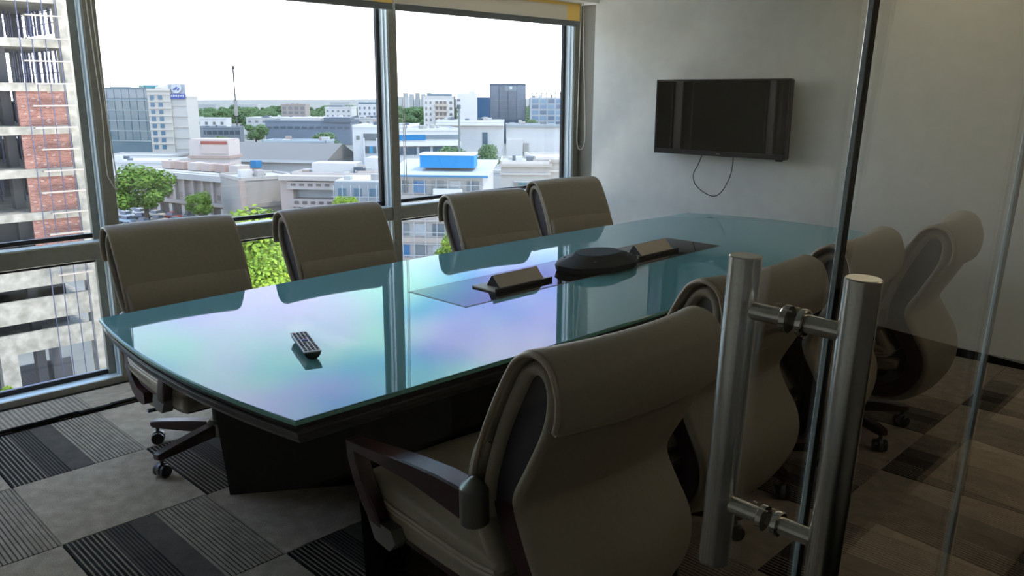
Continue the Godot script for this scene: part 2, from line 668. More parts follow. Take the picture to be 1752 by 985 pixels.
func room() -> void:
	var X := 5.236
	var floor_ := struct("floor", bx(Vector3(9.2, 0.25, 6.4), 0.0, Vector3(1.9, -0.137, -1.45)), M.black_soft)
	var plain := [carpet("plain", 1), carpet("plain", 2)]
	var striped := carpet("striped", 3)
	var px := 0.525
	var pz := 0.595
	var tile := uv_tile(px, pz, 0.0125)
	for ix in range(-4, 9):
		for iz in range(0, 9):
			var c := Vector3(0.72 + (ix + 0.5) * px, -0.0125, -4.095 + (iz + 0.5) * pz)
			if c.x + px / 2 > X + 0.05 or c.z > -0.1:
				continue
			var odd := (ix + iz) % 2 == 0
			part("carpet_tile", tile, striped if odd else plain[(ix * 7 + iz * 3 + 40) % 2], floor_, c)
	# the last narrow tiles against the TV wall and under the window
	for iz in range(0, 7):
		part("carpet_tile", uv_tile(0.315, pz, 0.0125), plain[iz % 2], floor_, Vector3(0.72 + 8 * px + 0.157 - 0.0, -0.0125, -4.095 + (iz + 0.5) * pz))
	var strip := carpet("edge", 5)
	for ix in range(-4, 9):
		part("carpet_strip", uv_tile(px, 0.27, 0.018), strip if ix % 3 == 0 else plain[1], floor_, Vector3(0.72 + (ix + 0.5) * px, -0.0125, -4.275))
	# a worn dark joint that runs along the window strip
	var g := Geo.new()
	var rng := RandomNumberGenerator.new()
	rng.seed = 3
	var x := -1.4
	while x < 5.1:
		var l := rng.randf_range(0.05, 0.22)
		g.box(Vector3(l, rng.randf_range(0.008, 0.02), rng.randf_range(0.012, 0.03)), Vector3(x + l / 2, 0.004, -4.135 + rng.randf_range(-0.008, 0.008)), 0.003)
		x += l * 0.97
	part("carpet_joint", g.mesh(), M.black_soft, floor_)

	struct("wall_right", bx(Vector3(0.16, 2.9, 5.6), 0.0, Vector3(X + 0.08, 1.3, -4.262 + 2.8)), M.wall)
	struct("wall_return", bx(Vector3(0.12, 2.9, 0.4), 0.0, Vector3(X + 0.125, 1.3, -4.46)), M.recess_shade)  # shade of the set-back strip is in its colour
	var bb := Geo.new()
	bb.box(Vector3(0.012, 0.05, 3.85), Vector3(X - 0.006, 0.025, -2.34), 0.003)
	struct("baseboard_right", bb.mesh(), M.dark_panel)
	struct("wall_left", bx(Vector3(0.16, 2.9, 6.4), 0.0, Vector3(-2.0, 1.3, -1.45)), M.wall)
	struct("ceiling", bx(Vector3(9.2, 0.2, 6.4), 0.0, Vector3(1.9, 2.72, -1.45)), M.ceiling)
	struct("trim_1", bx(Vector3(7.3, 0.42, 0.24), 0.004, Vector3(1.62, 2.42, -4.35)), M.ceiling)


func windows() -> void:
	# three tall bays: mullion fronts at z -4.45, panes at z -4.555
	var y1 := 2.32
	var fronts := [-0.34, 1.541, 3.395, 5.250]
	var zf := -4.45
	var n := 0
	for k in 3:
		var x0: float = fronts[k] + 0.033
		var x1: float = fronts[k + 1] - 0.033
		if k == 0:
			x0 = -0.30
		var w := Node3D.new()
		n += 1
		w.name = "window_%d" % n
		w.set_meta("kind", "structure")
		add_child(w, true)
		var cx := (x0 + x1) / 2
		var l := x1 - x0
		# right-hand mullion of the bay, shared with the next one
		var m := Geo.new()
		m.box(Vector3(0.066, y1, 0.10), Vector3(fronts[k + 1], y1 / 2, zf - 0.05), 0.003)
		part("mullion", m.mesh(), M.alu, w)
		var fin := Geo.new()
		fin.box(Vector3(0.006, y1 - 0.02, 0.088), Vector3(x1 - 0.003, y1 / 2, zf - 0.056), 0.001)
		fin.box(Vector3(0.012, y1 - 0.02, 0.012), Vector3(x1 - 0.010, y1 / 2, zf - 0.045), 0.002)
		part("mullion_side", fin.mesh(), M.alu_skylit, w)  # sky-lit face of the mullion, brightness put into the colour
		if k == 0:
			part("mullion", bx(Vector3(0.066, y1, 0.10), 0.003, Vector3(fronts[0], y1 / 2, zf - 0.05)), M.alu, w)
		# rails
		var sill := Geo.new()
		sill.box(Vector3(l, 0.034, 0.012), Vector3(cx, 0.017, zf - 0.006), 0.002)
		part("bottom_rail", sill.mesh(), M.alu, w)
		part("sill_ledge", bx(Vector3(l, 0.03, 0.10), 0.003, Vector3(cx, 0.020, zf - 0.063)), M.alu_skylit, w)  # sky reflection on the ledge put into its pale colour
		part("middle_rail", bx(Vector3(l, 0.088, 0.085), 0.003, Vector3(cx, 0.728, zf - 0.0475)), M.alu, w)
		part("rail_ledge", bx(Vector3(l, 0.006, 0.08), 0.001, Vector3(cx, 0.775, zf - 0.048)), M.alu_skylit, w)  # top of the rail, paled in colour for the sky light
		part("top_rail", bx(Vector3(l, 0.08, 0.10), 0.003, Vector3(cx, y1 - 0.04, zf - 0.05)), M.alu, w)
		var gk := Geo.new()
		for s in [x0 + 0.012, x1 - 0.019]:
			gk.box(Vector3(0.024, y1 - 0.05, 0.03), Vector3(s, y1 / 2, zf - 0.105), 0.002)
		if k == 0:
			part("side_rail", bx(Vector3(0.038, y1 - 0.05, 0.034), 0.002, Vector3(x1 - 0.026, y1 / 2, zf - 0.094)), M.alu, w)
		for y in [0.047, 0.668, 0.797]:
			gk.box(Vector3(l, 0.024, 0.03), Vector3(cx, y, zf - 0.105), 0.002)
		part("gasket", gk.mesh(), M.gasket, w)
		part("pane", bx(Vector3(l - 0.04, 0.60, 0.008), 0.0, Vector3(cx, 0.36, zf - 0.108)), M.pane, w)
		part("pane", bx(Vector3(l - 0.04, 1.42, 0.008), 0.0, Vector3(cx, 1.515, zf - 0.108)), M.pane, w)
	# spandrel beyond the last bays on the left, outside the view
	struct("wall_back", bx(Vector3(1.7, 2.9, 0.16), 0.0, Vector3(-1.2, 1.3, zf - 0.08)), M.wall)


func glass_front() -> void:
	# frameless glazing, its panels leaning slightly towards the corridor
	var zc := -0.392
	var yc := 1.30
	var lean := atan(0.036)
	var d := Node3D.new()
	d.name = "door_1"
	d.set_meta("kind", "structure")
	add_child(d, true)
	d.position = Vector3(0, yc, zc)
	d.rotation.x = lean
	var ex := 0.946
	part("door_glass", bx(Vector3(1.0, 2.5, 0.012), 0.0, Vector3(ex - 0.502, 0, 0)), M.front_glass, d)
	part("glass_edge", bx(Vector3(0.004, 2.5, 0.006), 0.001, Vector3(ex, 0, -0.003)), M.glass_edge, d)  # bright half of the door edge, window light put into the colour
	part("dark_edge_half", bx(Vector3(0.004, 2.5, 0.006), 0.001, Vector3(ex, 0, 0.003)), M.gasket, d)  # dark half of the same glass edge, its shade put into the colour
	# pull handle: two bars tied through the glass
	var h := Node3D.new()
	h.name = "pull_handle"
	d.add_child(h, true)
	h.position = Vector3(0.848, -0.135, 0.0)
	for s in [-1, 1]:
		var b := Geo.new()
		b.lathe([Vector2(0.0005, -0.2), Vector2(0.0175, -0.2), Vector2(0.019, -0.1985), Vector2(0.019, 0.1985), Vector2(0.0175, 0.2), Vector2(0.0005, 0.2)], 40)
		part("handle_bar", b.mesh(), M.steel, h, Vector3(0.0, -0.012, s * 0.068))
	for y in [0.125, -0.125]:
		for s in [-1, 1]:
			var t := Geo.new()
			t.lathe([Vector2(0.0005, 0.010), Vector2(0.0105, 0.010), Vector2(0.0105, 0.060), Vector2(0.0005, 0.060)], 24, Transform3D(Basis(Vector3.RIGHT, s * PI / 2), Vector3(0, y, 0)))
			part("standoff", t.mesh(), M.steel, h)
			var r := Geo.new()
			r.lathe([Vector2(0.0005, 0.006), Vector2(0.0155, 0.006), Vector2(0.016, 0.0075), Vector2(0.016, 0.0125), Vector2(0.0145, 0.014), Vector2(0.0115, 0.0145), Vector2(0.0005, 0.0145)], 28, Transform3D(Basis(Vector3.RIGHT, s * PI / 2), Vector3(0, y, 0)))
			part("rosette", r.mesh(), M.chrome, h)
	var wall := Node3D.new()
	wall.name = "wall_front"
	wall.set_meta("kind", "structure")
	add_child(wall, true)
	wall.position = Vector3(0, yc, zc)
	wall.rotation.x = lean
	for r in [[-1.9, -0.07], [0.954, 1.690], [1.698, 2.88], [2.888, 4.05], [4.058, 5.22]]:
		var l: float = r[1] - r[0]
		part("glass_panel", bx(Vector3(l - 0.004, 2.5, 0.012), 0.0, Vector3((r[0] + r[1]) / 2, 0, 0)), M.front_glass, wall)
		part("glass_edge", bx(Vector3(0.003, 2.5, 0.006), 0.0008, Vector3(r[1], 0, -0.003)), M.glass_edge, wall)  # bright half of the panel edge, light put into the colour
		part("dark_edge_half", bx(Vector3(0.003, 2.5, 0.005), 0.0008, Vector3(r[1], 0, 0.0025)), M.alu, wall)  # greyer half of the panel edge, shade put into the colour


func corridor() -> void:
	# the corridor runs on past the room: only its reflection shows in the glass
	var z := 1.25
	var x1 := 11.0
	struct("wall_corridor", bx(Vector3(x1 + 2.2, 2.9, 0.16), 0.0, Vector3(x1 / 2 - 1.0, 1.3, z + 0.08)), M.corridor)
	struct("wall_passage", bx(Vector3(x1 - 5.4, 2.9, 0.16), 0.0, Vector3((x1 + 5.4) / 2, 1.3, -0.40)), M.corridor)
	struct("wall_end", bx(Vector3(0.16, 2.9, 2.2), 0.0, Vector3(x1 + 0.08, 1.3, 0.5)), M.corridor)
	struct("floor_passage", bx(Vector3(x1 - 6.4, 0.25, 2.2), 0.0, Vector3((x1 + 6.6) / 2, -0.126, 0.5)), M.black_soft)
	struct("ceiling_passage", bx(Vector3(x1 - 6.4, 0.2, 2.2), 0.0, Vector3((x1 + 6.6) / 2, 2.72, 0.5)), M.ceiling)
	struct("baseboard_corridor", bx(Vector3(8.3, 0.20, 0.02), 0.003, Vector3(2.2, 0.10, z - 0.011)), M.dark_panel)
	var d := Node3D.new()
	d.name = "door_2"
	d.set_meta("kind", "structure")
	add_child(d, true)
	part("door_leaf", bx(Vector3(4.0, 1.95, 0.03), 0.003, Vector3(8.38, 0.975, z - 0.016)), M.dark_panel, d)
	# ceiling panel that lights the corridor
	var l := thing("corridor_light", "long white ceiling light panel over the corridor outside the room", "ceiling light", Vector3(3.6, 2.60, 0.95))
	part("frame", bx(Vector3(3.06, 0.03, 0.26), 0.004), M.alu, l)
	var em := mat(Color(1, 1, 1), 0.6)
	em.emission_enabled = true
	em.emission = Color(1.0, 0.93, 0.80)
	em.emission_energy_multiplier = 0.15
	part("diffuser", bx(Vector3(3.0, 0.012, 0.2), 0.002, Vector3(0, -0.018, 0)), em, l)
	var a := AreaLight3D.new()
	a.name = "corridor_area_light"
	a.area_size = Vector2(2.96, 0.18)
	a.light_energy = 0.19
	a.light_color = Color(1.0, 0.93, 0.80)
	a.shadow_enabled = true
	a.area_range = 14.0
	l.add_child(a, true)
	a.position = Vector3(0, -0.03, 0)
	a.rotation.x = -PI / 2


func room_lamp() -> void:
	# a dim warm panel in the ceiling that washes the screen wall
	var l := thing("room_light", "warm white ceiling light panel close to the screen wall", "ceiling light", Vector3(4.70, 2.605, -1.5))
	part("frame", bx(Vector3(0.36, 0.03, 1.26), 0.004), M.alu, l)
	var em := mat(Color(1, 1, 1), 0.6)
	em.emission_enabled = true
	em.emission = Color(1.0, 0.93, 0.79)
	em.emission_energy_multiplier = 0.2
	part("diffuser", bx(Vector3(0.3, 0.012, 1.2), 0.002, Vector3(0, -0.018, 0)), em, l)
	var a := AreaLight3D.new()
	a.name = "room_area_light"
	a.area_size = Vector2(0.28, 1.18)
	a.light_energy = 0.07
	a.light_color = Color(1.0, 0.93, 0.79)
	a.shadow_enabled = true
	a.area_range = 14.0
	l.add_child(a, true)
	a.position = Vector3(0, -0.03, 0)
	a.rotation.x = -PI / 2


# ------------------------------------------------------------------ table
func boat(inset: float, per := 24) -> PackedVector2Array:
	# plan outline (x, z) of the table top: bowed sides and bowed ends
	var pts := PackedVector2Array()
	var xa := 0.970 + inset
	var xb := 4.800 - inset
	var zc := -2.380
	var h := 0.668 - inset
	for k in per:  # window side
		var t := float(k) / per
		pts.append(Vector2(lerpf(xa, xb, t), zc - h - 0.060 * (1 - pow(2 * t - 1, 2))))
	for k in per / 2:
		var t := 2.0 * k / per
		pts.append(Vector2(xb + 0.14 * (1 - pow(2 * t - 1, 2)), lerpf(zc - h, zc + h, t)))
	for k in per:
		var t := float(k) / per
		pts.append(Vector2(lerpf(xb, xa, t), zc + h + 0.040 * (1 - pow(2 * t - 1, 2))))
	for k in per / 2:
		var t := 2.0 * k / per
		pts.append(Vector2(xa - 0.060 * (1 - pow(2 * t - 1, 2)), lerpf(zc + h, zc - h, t)))
	return pts


func plate(layers: Array) -> ArrayMesh:
	# layers of [inset, height]: rings of the boat outline stacked
	var g := Geo.new()
	var r := []
	for l in layers:
		var ring := PackedVector3Array()
		for p in boat(l[0]):
			ring.append(Vector3(p.x, l[1], p.y))
		r.append(ring)
	g.rings(r, 30.0, true)
	return g.mesh()


func table() -> void:
	var t := thing("conference_table", "long boat-shaped conference table with pale aqua glass top and dark base", "table")
	part("glass_top", plate([[0.0015, 0.738], [0.0005, 0.7395], [0.002, 0.7405], [0.004, 0.741]]), M.table_glass, t)
	part("glass_rim", plate([[0.002, 0.727], [0.0, 0.7285], [0.0, 0.737], [0.001, 0.738]]), M.table_edge, t)
	part("tabletop", plate([[0.020, 0.706], [0.014, 0.709], [0.010, 0.724], [0.012, 0.7268]]), M.table_dark, t)
	part("trim_strip", plate([[0.012, 0.7005], [0.007, 0.702], [0.007, 0.705], [0.012, 0.7065]]), M.table_trim, t)
	part("apron", plate([[0.034, 0.664], [0.026, 0.666], [0.012, 0.684], [0.010, 0.698], [0.012, 0.7005]]), M.table_dark, t)
	# two chevron panels carry the top
	for s in [0, 1]:
		var apex := Vector2(2.02, -2.38) if s == 0 else Vector2(3.75, -2.38)
		for e in [-1, 1]:
			var tip := Vector2(1.322 if s == 0 else 4.45, -2.38 + e * 0.48)
			var g := Geo.new()
			var d := (tip - apex).normalized()
			var n := Vector2(-d.y, d.x) * 0.03
			var r := []
			for yy in [[0.0, 0.0], [0.664, 0.055]]:
				var tt: Vector2 = tip + d * yy[1]
				var ring := PackedVector3Array()
				for q in [apex + n, tt + n, tt - n, apex - n]:
					ring.append(Vector3(q.x, yy[0], q.y))
				r.append(ring)
			g.rings(r, 10.0, true)
			part("leg_panel", g.mesh(), M.pedestal, t)
	part("stretcher", bx(Vector3(1.70, 0.5, 0.05), 0.004, Vector3(2.885, 0.35, -2.38)), M.pedestal, t)
	var slot := Geo.new()
	slot.box(Vector3(0.012, 0.022, 0.03), Vector3(0.985, 0.682, -1.80), 0.002)
	part("cable_port", slot.mesh(), M.black, t)
	# black glass inlay with the power flaps
	part("inlay_border", bx(Vector3(1.846, 0.0012, 0.352), 0.0004, Vector3(2.935, 0.7413, -2.408)), M.insert_line, t)
	part("inlay", bx(Vector3(1.832, 0.0014, 0.338), 0.0005, Vector3(2.935, 0.7418, -2.408)), M.insert, t)


func flap(label: String, at: Vector3) -> void:
	var n := thing("power_flap", label, "power socket", at, 0.0, "flip-up power flaps in the table inlay")
	part("tray", bx(Vector3(0.34, 0.008, 0.145), 0.002, Vector3(0, 0.004, 0)), M.flip, n)
	var lip := Geo.new()
	lip.box(Vector3(0.34, 0.016, 0.012), Vector3(0, 0.008, 0.0705), 0.002)
	part("lip", lip.mesh(), M.black, n)
	var g := Geo.new()
	g.prism(PackedVector2Array([Vector2(0.062, 0.010), Vector2(0.057, 0.010), Vector2(0.012, 0.056), Vector2(0.017, 0.060)]), -0.131, 0.131)
	part("lid", g.mesh(), M.flip, n)
	var b := Geo.new()
	b.prism(PackedVector2Array([Vector2(0.054, 0.009), Vector2(0.010, 0.053), Vector2(-0.002, 0.053), Vector2(-0.030, 0.009)]), -0.124, 0.124)
	part("socket_block", b.mesh(), M.black, n)
	for k in 3:
		part("socket", bx(Vector3(0.045, 0.022, 0.004), 0.002, Vector3(-0.07 + k * 0.07, 0.031, -0.018)), M.black_soft, n)


func table_things() -> void:
	flap("open metal power flap on the table inlay nearest the remote", Vector3(2.42, 0.7426, -2.385))
	flap("open metal power flap on the table inlay beyond the black speakerphone, nearer the screen wall", Vector3(3.40, 0.7426, -2.385))
	# speakerphone
	var s := thing("speakerphone", "black eight-sided conference speakerphone in the middle of the table", "speakerphone", Vector3(2.955, 0.7426, -2.355))
	var ring := func(r: float, y: float) -> PackedVector3Array:
		var p := PackedVector3Array()
		for k in 16:
			var a := TAU * (k / 2) / 8.0 + (0.30 if k % 2 else -0.30) * 0.35 + PI / 8
			p.append(Vector3(cos(a) * r * 1.32, y, sin(a) * r * 0.90))
		return p
	var b := Geo.new()
	b.rings([ring.call(0.150, 0.0), ring.call(0.178, 0.006), ring.call(0.182, 0.030), ring.call(0.172, 0.038), ring.call(0.108, 0.066), ring.call(0.102, 0.068)], 20.0)
	part("body", b.mesh(), M.speaker, s)
	var top := Geo.new()
	top.lathe([Vector2(0.0005, 0.066), Vector2(0.100, 0.066), Vector2(0.100, 0.0715), Vector2(0.092, 0.0725), Vector2(0.0005, 0.0715)], 32, Transform3D(Basis.from_scale(Vector3(1.25, 1, 0.9)), Vector3.ZERO))
	part("grille", top.mesh(), M.speaker_top, s)
	for k in 4:
		var a := TAU * k / 4 + PI / 4
		part("microphone", bx(Vector3(0.012, 0.004, 0.012), 0.001, Vector3(cos(a) * 0.185, 0.0515, sin(a) * 0.127)), M.black, s)
	# remote control, tilted on its rounded underside
	var r := thing("remote_control", "silver remote control lying on the near part of the glass table", "remote control", Vector3(1.300, 0.741, -2.200), -20.0)
	r.scale = Vector3(1.12, 1.12, 1.12)
	var body := Geo.new()
	var prof := []
	for k in 9:
		var a := PI * k / 8
		prof.append(Vector2(-0.0235 * cos(a), 0.022 - 0.0215 * sin(a)))
	var rr := []
	for zz in [[-0.100, 0.80], [-0.098, 0.95], [-0.09, 1.0], [0.09, 1.0], [0.098, 0.95], [0.100, 0.80]]:
		var q := PackedVector3Array()
		for p in prof:
			q.append(Vector3(p.x * zz[1], 0.022 + (p.y - 0.022) * zz[1], zz[0]))
		rr.append(q)
	body.rings(rr, 40.0)
	part("shell", body.mesh(), M.black, r)
	part("faceplate", bx(Vector3(0.048, 0.004, 0.204), 0.0015, Vector3(0, 0.0235, 0)), M.remote, r)
	var key := bx(Vector3(0.0076, 0.0022, 0.0066), 0.0006)
	for row in 13:
		for c in 4:
			if row in [5, 6] and c in [1, 2]:
				continue
			var m = M.key
			if row == 0 and c == 0:
				m = M.key_red
			elif row == 4:
				m = [M.key_blue, M.key, M.key_red, M.key_blue][c]
			part("button", key, m, r, Vector3(-0.0165 + c * 0.011, 0.0264, -0.088 + row * 0.0145))
	part("button", bx(Vector3(0.016, 0.003, 0.016), 0.001), M.key_blue, r, Vector3(0, 0.0266, -0.0085))


func television() -> void:
	var X := 5.236
	var tv := thing("television", "black flat screen television on the far wall, switched off, reflecting a window", "television", Vector3(X - 0.09, 1.106, -3.053))
	# the screen faces -x
	part("case", bx(Vector3(0.05, 0.525, 1.042), 0.010, Vector3(0.0, 0.2625, 0)), M.tv, tv)
	part("screen", bx(Vector3(0.004, 0.478, 1.012), 0.001, Vector3(-0.0262, 0.275, 0)), M.screen, tv)
	var bz := Geo.new()
	bz.box(Vector3(0.008, 0.034, 1.042), Vector3(-0.027, 0.018, 0), 0.003)
	for y in [0.5195]:
		bz.box(Vector3(0.008, 0.011, 1.042), Vector3(-0.027, y, 0), 0.003)
	for zz in [-0.5145, 0.5145]:
		bz.box(Vector3(0.008, 0.525, 0.013), Vector3(-0.027, 0.2625, zz), 0.003)
	part("bezel", bz.mesh(), M.tv, tv)
	part("badge", bx(Vector3(0.002, 0.006, 0.035), 0.0005, Vector3(-0.0316, 0.018, 0.02)), M.chrome, tv)
	part("sensor", bx(Vector3(0.02, 0.012, 0.05), 0.003, Vector3(-0.012, -0.004, 0.47)), M.tv, tv)
	part("wall_mount", bx(Vector3(0.064, 0.22, 0.3), 0.004, Vector3(0.057, 0.28, 0)), M.black_soft, tv)
	var g := Geo.new()
	var path := []
	for p in [Vector2(-3.195, 1.12), Vector2(-3.225, 1.04), Vector2(-3.262, 0.965), Vector2(-3.245, 0.895), Vector2(-3.18, 0.845), Vector2(-3.10, 0.818), Vector2(-3.045, 0.835), Vector2(-3.0, 0.89), Vector2(-2.962, 0.975), Vector2(-2.95, 1.05), Vector2(-2.95, 1.12)]:
		path.append(Vector3(X - 0.055, p.y, p.x))
	g.tube(spline(path, 5), 0.0035, 8)
	part("power_cord", g.mesh(), M.cable, tv, -tv.position)


# ------------------------------------------------------------------ chairs
func make_chair(called: String, drop: float, phase: float) -> Node3D:
	# faces -z; (z, y) profiles; drop lowers everything above the gas lift
	var t := thing(called, "beige leather conference chair", "chair")
	var o := Vector3(0, -drop, 0)
	var v := func(a: Array) -> Array:
		var r := []
		for k in range(0, a.size(), 2):
			r.append(Vector2(a[k], a[k + 1]))
		return r
	var constant := func(n: int, x: float) -> Array:
		var r := []
		r.resize(n)
		r.fill(x)
		return r
	# back shell: runs up the front, over the top, and down the back under the seat
	var shell: Array = spline(v.call([0.222, 0.600, 0.226, 0.690, 0.268, 0.820, 0.325, 0.940, 0.352, 0.980, 0.385, 0.992, 0.414, 0.975, 0.424, 0.930, 0.410, 0.860, 0.358, 0.755, 0.318, 0.680, 0.318, 0.635, 0.350, 0.575, 0.392, 0.505, 0.405, 0.440, 0.388, 0.365, 0.335, 0.290, 0.250, 0.262, 0.120, 0.275]), 4)
	var half := []
	var bow := []
	for i in shell.size():
		var k := float(i) / (shell.size() - 1)
		half.append(0.266 - 0.055 * smoothstep(0.70, 1.0, k) - 0.008 * exp(-pow((k - 0.62) / 0.07, 2)))
		bow.append(0.032 + 0.012 * smoothstep(0.5, 0.8, k) - 0.03 * smoothstep(0.88, 1.0, k))
	var g := Geo.new()
	g.band(shell, 0.030, half, bow, 12)
	part("back_shell", g.mesh(), M.leather, t, o)
	# leather cover folded over the top
	var cover: Array = spline(v.call([0.188, 0.690, 0.208, 0.760, 0.250, 0.860, 0.306, 0.965, 0.340, 1.008, 0.385, 1.026, 0.432, 1.008, 0.456, 0.955, 0.458, 0.910, 0.450, 0.878]), 5)
	var front: Array = spline(v.call([0.216, 0.782, 0.250, 0.860, 0.306, 0.965, 0.340, 1.008, 0.385, 1.026, 0.432, 1.008, 0.456, 0.955, 0.458, 0.910, 0.450, 0.878]), 5)
	g = Geo.new()
	g.band(front, 0.018, constant.call(front.size(), 0.274), constant.call(front.size(), 0.034), 14)
	part("headrest_cover", g.mesh(), M.leather, t, o)
	g = Geo.new()
	for s in [-1, 1]:
		var line := []
		for p in cover:
			line.append(Vector3(s * 0.274, p.y, p.x))
		g.tube(line, 0.0065, 8)
	var hem := []
	for k in 13:
		var x := -0.274 + 0.04567 * k
		hem.append(Vector3(x, cover[-1].y, cover[-1].x + 0.034 * (1 - pow(x / 0.274, 2))))
	g.tube(hem, 0.0085, 8)
	part("piping", g.mesh(), M.piping, t, o)
	# lumbar pad between seat and cover
	var pad: Array = spline(v.call([0.262, 0.470, 0.212, 0.540, 0.176, 0.620, 0.172, 0.680, 0.192, 0.745, 0.222, 0.790]), 4)
	g = Geo.new()
	g.band(pad, 0.046, constant.call(pad.size(), 0.268), constant.call(pad.size(), 0.02), 10)
	part("lumbar_pad", g.mesh(), M.leather, t, o)
	# dark sides inside the fold, and the wooden curve below
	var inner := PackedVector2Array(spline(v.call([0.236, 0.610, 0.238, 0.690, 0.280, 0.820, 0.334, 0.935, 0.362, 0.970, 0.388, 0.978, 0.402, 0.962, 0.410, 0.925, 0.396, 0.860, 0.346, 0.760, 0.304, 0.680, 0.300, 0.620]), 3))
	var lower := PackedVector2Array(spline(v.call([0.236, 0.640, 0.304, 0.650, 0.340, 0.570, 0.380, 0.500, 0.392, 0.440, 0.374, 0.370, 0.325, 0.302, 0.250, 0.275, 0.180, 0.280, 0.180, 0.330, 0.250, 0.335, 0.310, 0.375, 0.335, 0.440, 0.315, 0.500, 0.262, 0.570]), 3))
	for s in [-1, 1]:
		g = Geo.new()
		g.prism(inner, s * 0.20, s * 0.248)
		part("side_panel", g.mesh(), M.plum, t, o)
		g = Geo.new()
		g.prism(lower, s * 0.215, s * 0.252)
		part("side_frame", g.mesh(), M.mahogany, t, o)
	# seat
	var top := closed_spline(v.call([0.272, 0.478, 0.240, 0.505, 0.05, 0.512, -0.15, 0.524, -0.265, 0.524, -0.322, 0.500, -0.330, 0.468, -0.27, 0.458, 0.0, 0.455, 0.24, 0.452]), 3)
	g = Geo.new()
	g.cushion(top, 0.272, 0.02, 0.008)
	part("seat", g.mesh(), M.leather, t, o)
	var under := closed_spline(v.call([0.300, 0.432, 0.270, 0.450, 0.0, 0.453, -0.27, 0.456, -0.330, 0.450, -0.342, 0.420, -0.318, 0.392, -0.2, 0.384, 0.05, 0.386, 0.27, 0.398]), 3)
	g = Geo.new()
	g.cushion(under, 0.268, 0.022, 0.0)
	part("seat_border", g.mesh(), M.leather, t, o)
	g = Geo.new()
	for s in [-1, 1]:
		for yy in [0.463, 0.451]:
			g.tube(spline([Vector3(s * 0.27, yy + 0.012, 0.262), Vector3(s * 0.272, yy, 0.15), Vector3(s * 0.272, yy + 0.004, -0.15), Vector3(s * 0.268, yy + 0.008, -0.29), Vector3(s * 0.24, yy + 0.008, -0.325)], 4), 0.0055, 8)
	part("seat_piping", g.mesh(), M.piping, t, o)
	g = Geo.new()
	g.cushion(closed_spline(v.call([0.25, 0.372, 0.2, 0.388, -0.2, 0.386, -0.305, 0.392, -0.29, 0.374, -0.15, 0.352, 0.1, 0.350, 0.22, 0.355]), 2), 0.245, 0.012)
	part("seat_pan", g.mesh(), M.mahogany, t, o)
	# arms
	for s in [-1, 1]:
		g = Geo.new()
		var arm := []
		for e in [[0.185, 0.672, 0.080, 0.031], [0.10, 0.672, 0.070, 0.031], [0.0, 0.664, 0.052, 0.030], [-0.12, 0.650, 0.036, 0.030], [-0.22, 0.637, 0.028, 0.026], [-0.285, 0.628, 0.026, 0.022], [-0.305, 0.622, 0.018, 0.018]]:
			var xc: float = s * (0.284 + 0.016 * clampf((0.185 - e[0]) / 0.49, 0, 1))
			var ring := PackedVector3Array()
			for q in [[-1, 0.86], [-0.86, 1], [0.86, 1], [1, 0.86], [1, -0.86], [0.86, -1], [-0.86, -1], [-1, -0.86]]:
				ring.append(Vector3(xc + q[0] * e[3], e[1] - e[2] / 2 + q[1] * e[2] / 2, e[0]))
			arm.append(ring)
		g.rings(arm, 35.0)
		part("armrest", g.mesh(), M.mahogany, t, o)
		g = Geo.new()
		var post := []
		for e in [[-0.283, 0.628, 0.022, 0.022, 0.300], [-0.278, 0.580, 0.024, 0.022, 0.299], [-0.255, 0.520, 0.030, 0.021, 0.296], [-0.220, 0.460, 0.036, 0.02, 0.292], [-0.195, 0.415, 0.030, 0.018, 0.288]]:
			var ring := PackedVector3Array()
			for q in [[-1, -0.8], [-0.8, -1], [0.8, -1], [1, -0.8], [1, 0.8], [0.8, 1], [-0.8, 1], [-1, 0.8]]:
				ring.append(Vector3(s * e[4] + q[0] * e[3], e[1], e[0] + q[1] * e[2]))
			post.append(ring)
		g.rings(post, 35.0)
		part("arm_post", g.mesh(), M.mahogany, t, o)
		g = Geo.new()
		g.prism(PackedVector2Array([Vector2(-0.235, 0.425), Vector2(-0.12, 0.425), Vector2(-0.10, 0.395), Vector2(-0.13, 0.362), Vector2(-0.20, 0.368)]), s * 0.262, s * 0.304)
		part("post_bracket", g.mesh(), M.bracket, t, o)
		g = Geo.new()
		g.lathe([Vector2(0.0005, 0.582), Vector2(0.031, 0.582), Vector2(0.035, 0.587), Vector2(0.035, 0.668), Vector2(0.033, 0.674), Vector2(0.010, 0.694), Vector2(0.0005, 0.697)], 24, Transform3D(Basis.IDENTITY, Vector3(s * 0.284, 0, 0.205)))
		part("arm_bracket", g.mesh(), M.bracket, t, o)
		g = Geo.new()
		for z in [-0.303]:
			g.lathe([Vector2(0.0005, 0.0), Vector2(0.009, 0.0), Vector2(0.008, 0.004), Vector2(0.0005, 0.005)], 12, Transform3D(Basis(Vector3.RIGHT, -PI / 2), Vector3(s * 0.300, 0.618, z)))
		part("screw_cap", g.mesh(), M.chrome, t, o)
	# mechanism, column, base
	part("mechanism", bx(Vector3(0.17, 0.055, 0.26), 0.012, Vector3(0, 0.328, 0.03)), M.black, t, o)
	g = Geo.new()
	g.tube([Vector3(0.06, 0.325, 0.02), Vector3(0.22, 0.322, 0.0), Vector3(0.262, 0.318, -0.005)], 0.006, 8)
	g.box(Vector3(0.06, 0.010, 0.028), Vector3(0.27, 0.317, -0.006), 0.004)
	part("tilt_lever", g.mesh(), M.black, t, o)
	g = Geo.new()
	g.lathe([Vector2(0.0005, 0.085), Vector2(0.030, 0.085), Vector2(0.030, 0.2), Vector2(0.022, 0.205), Vector2(0.022, 0.315 - drop), Vector2(0.0005, 0.315 - drop)], 24)
	part("gas_lift", g.mesh(), M.black, t)
	g = Geo.new()
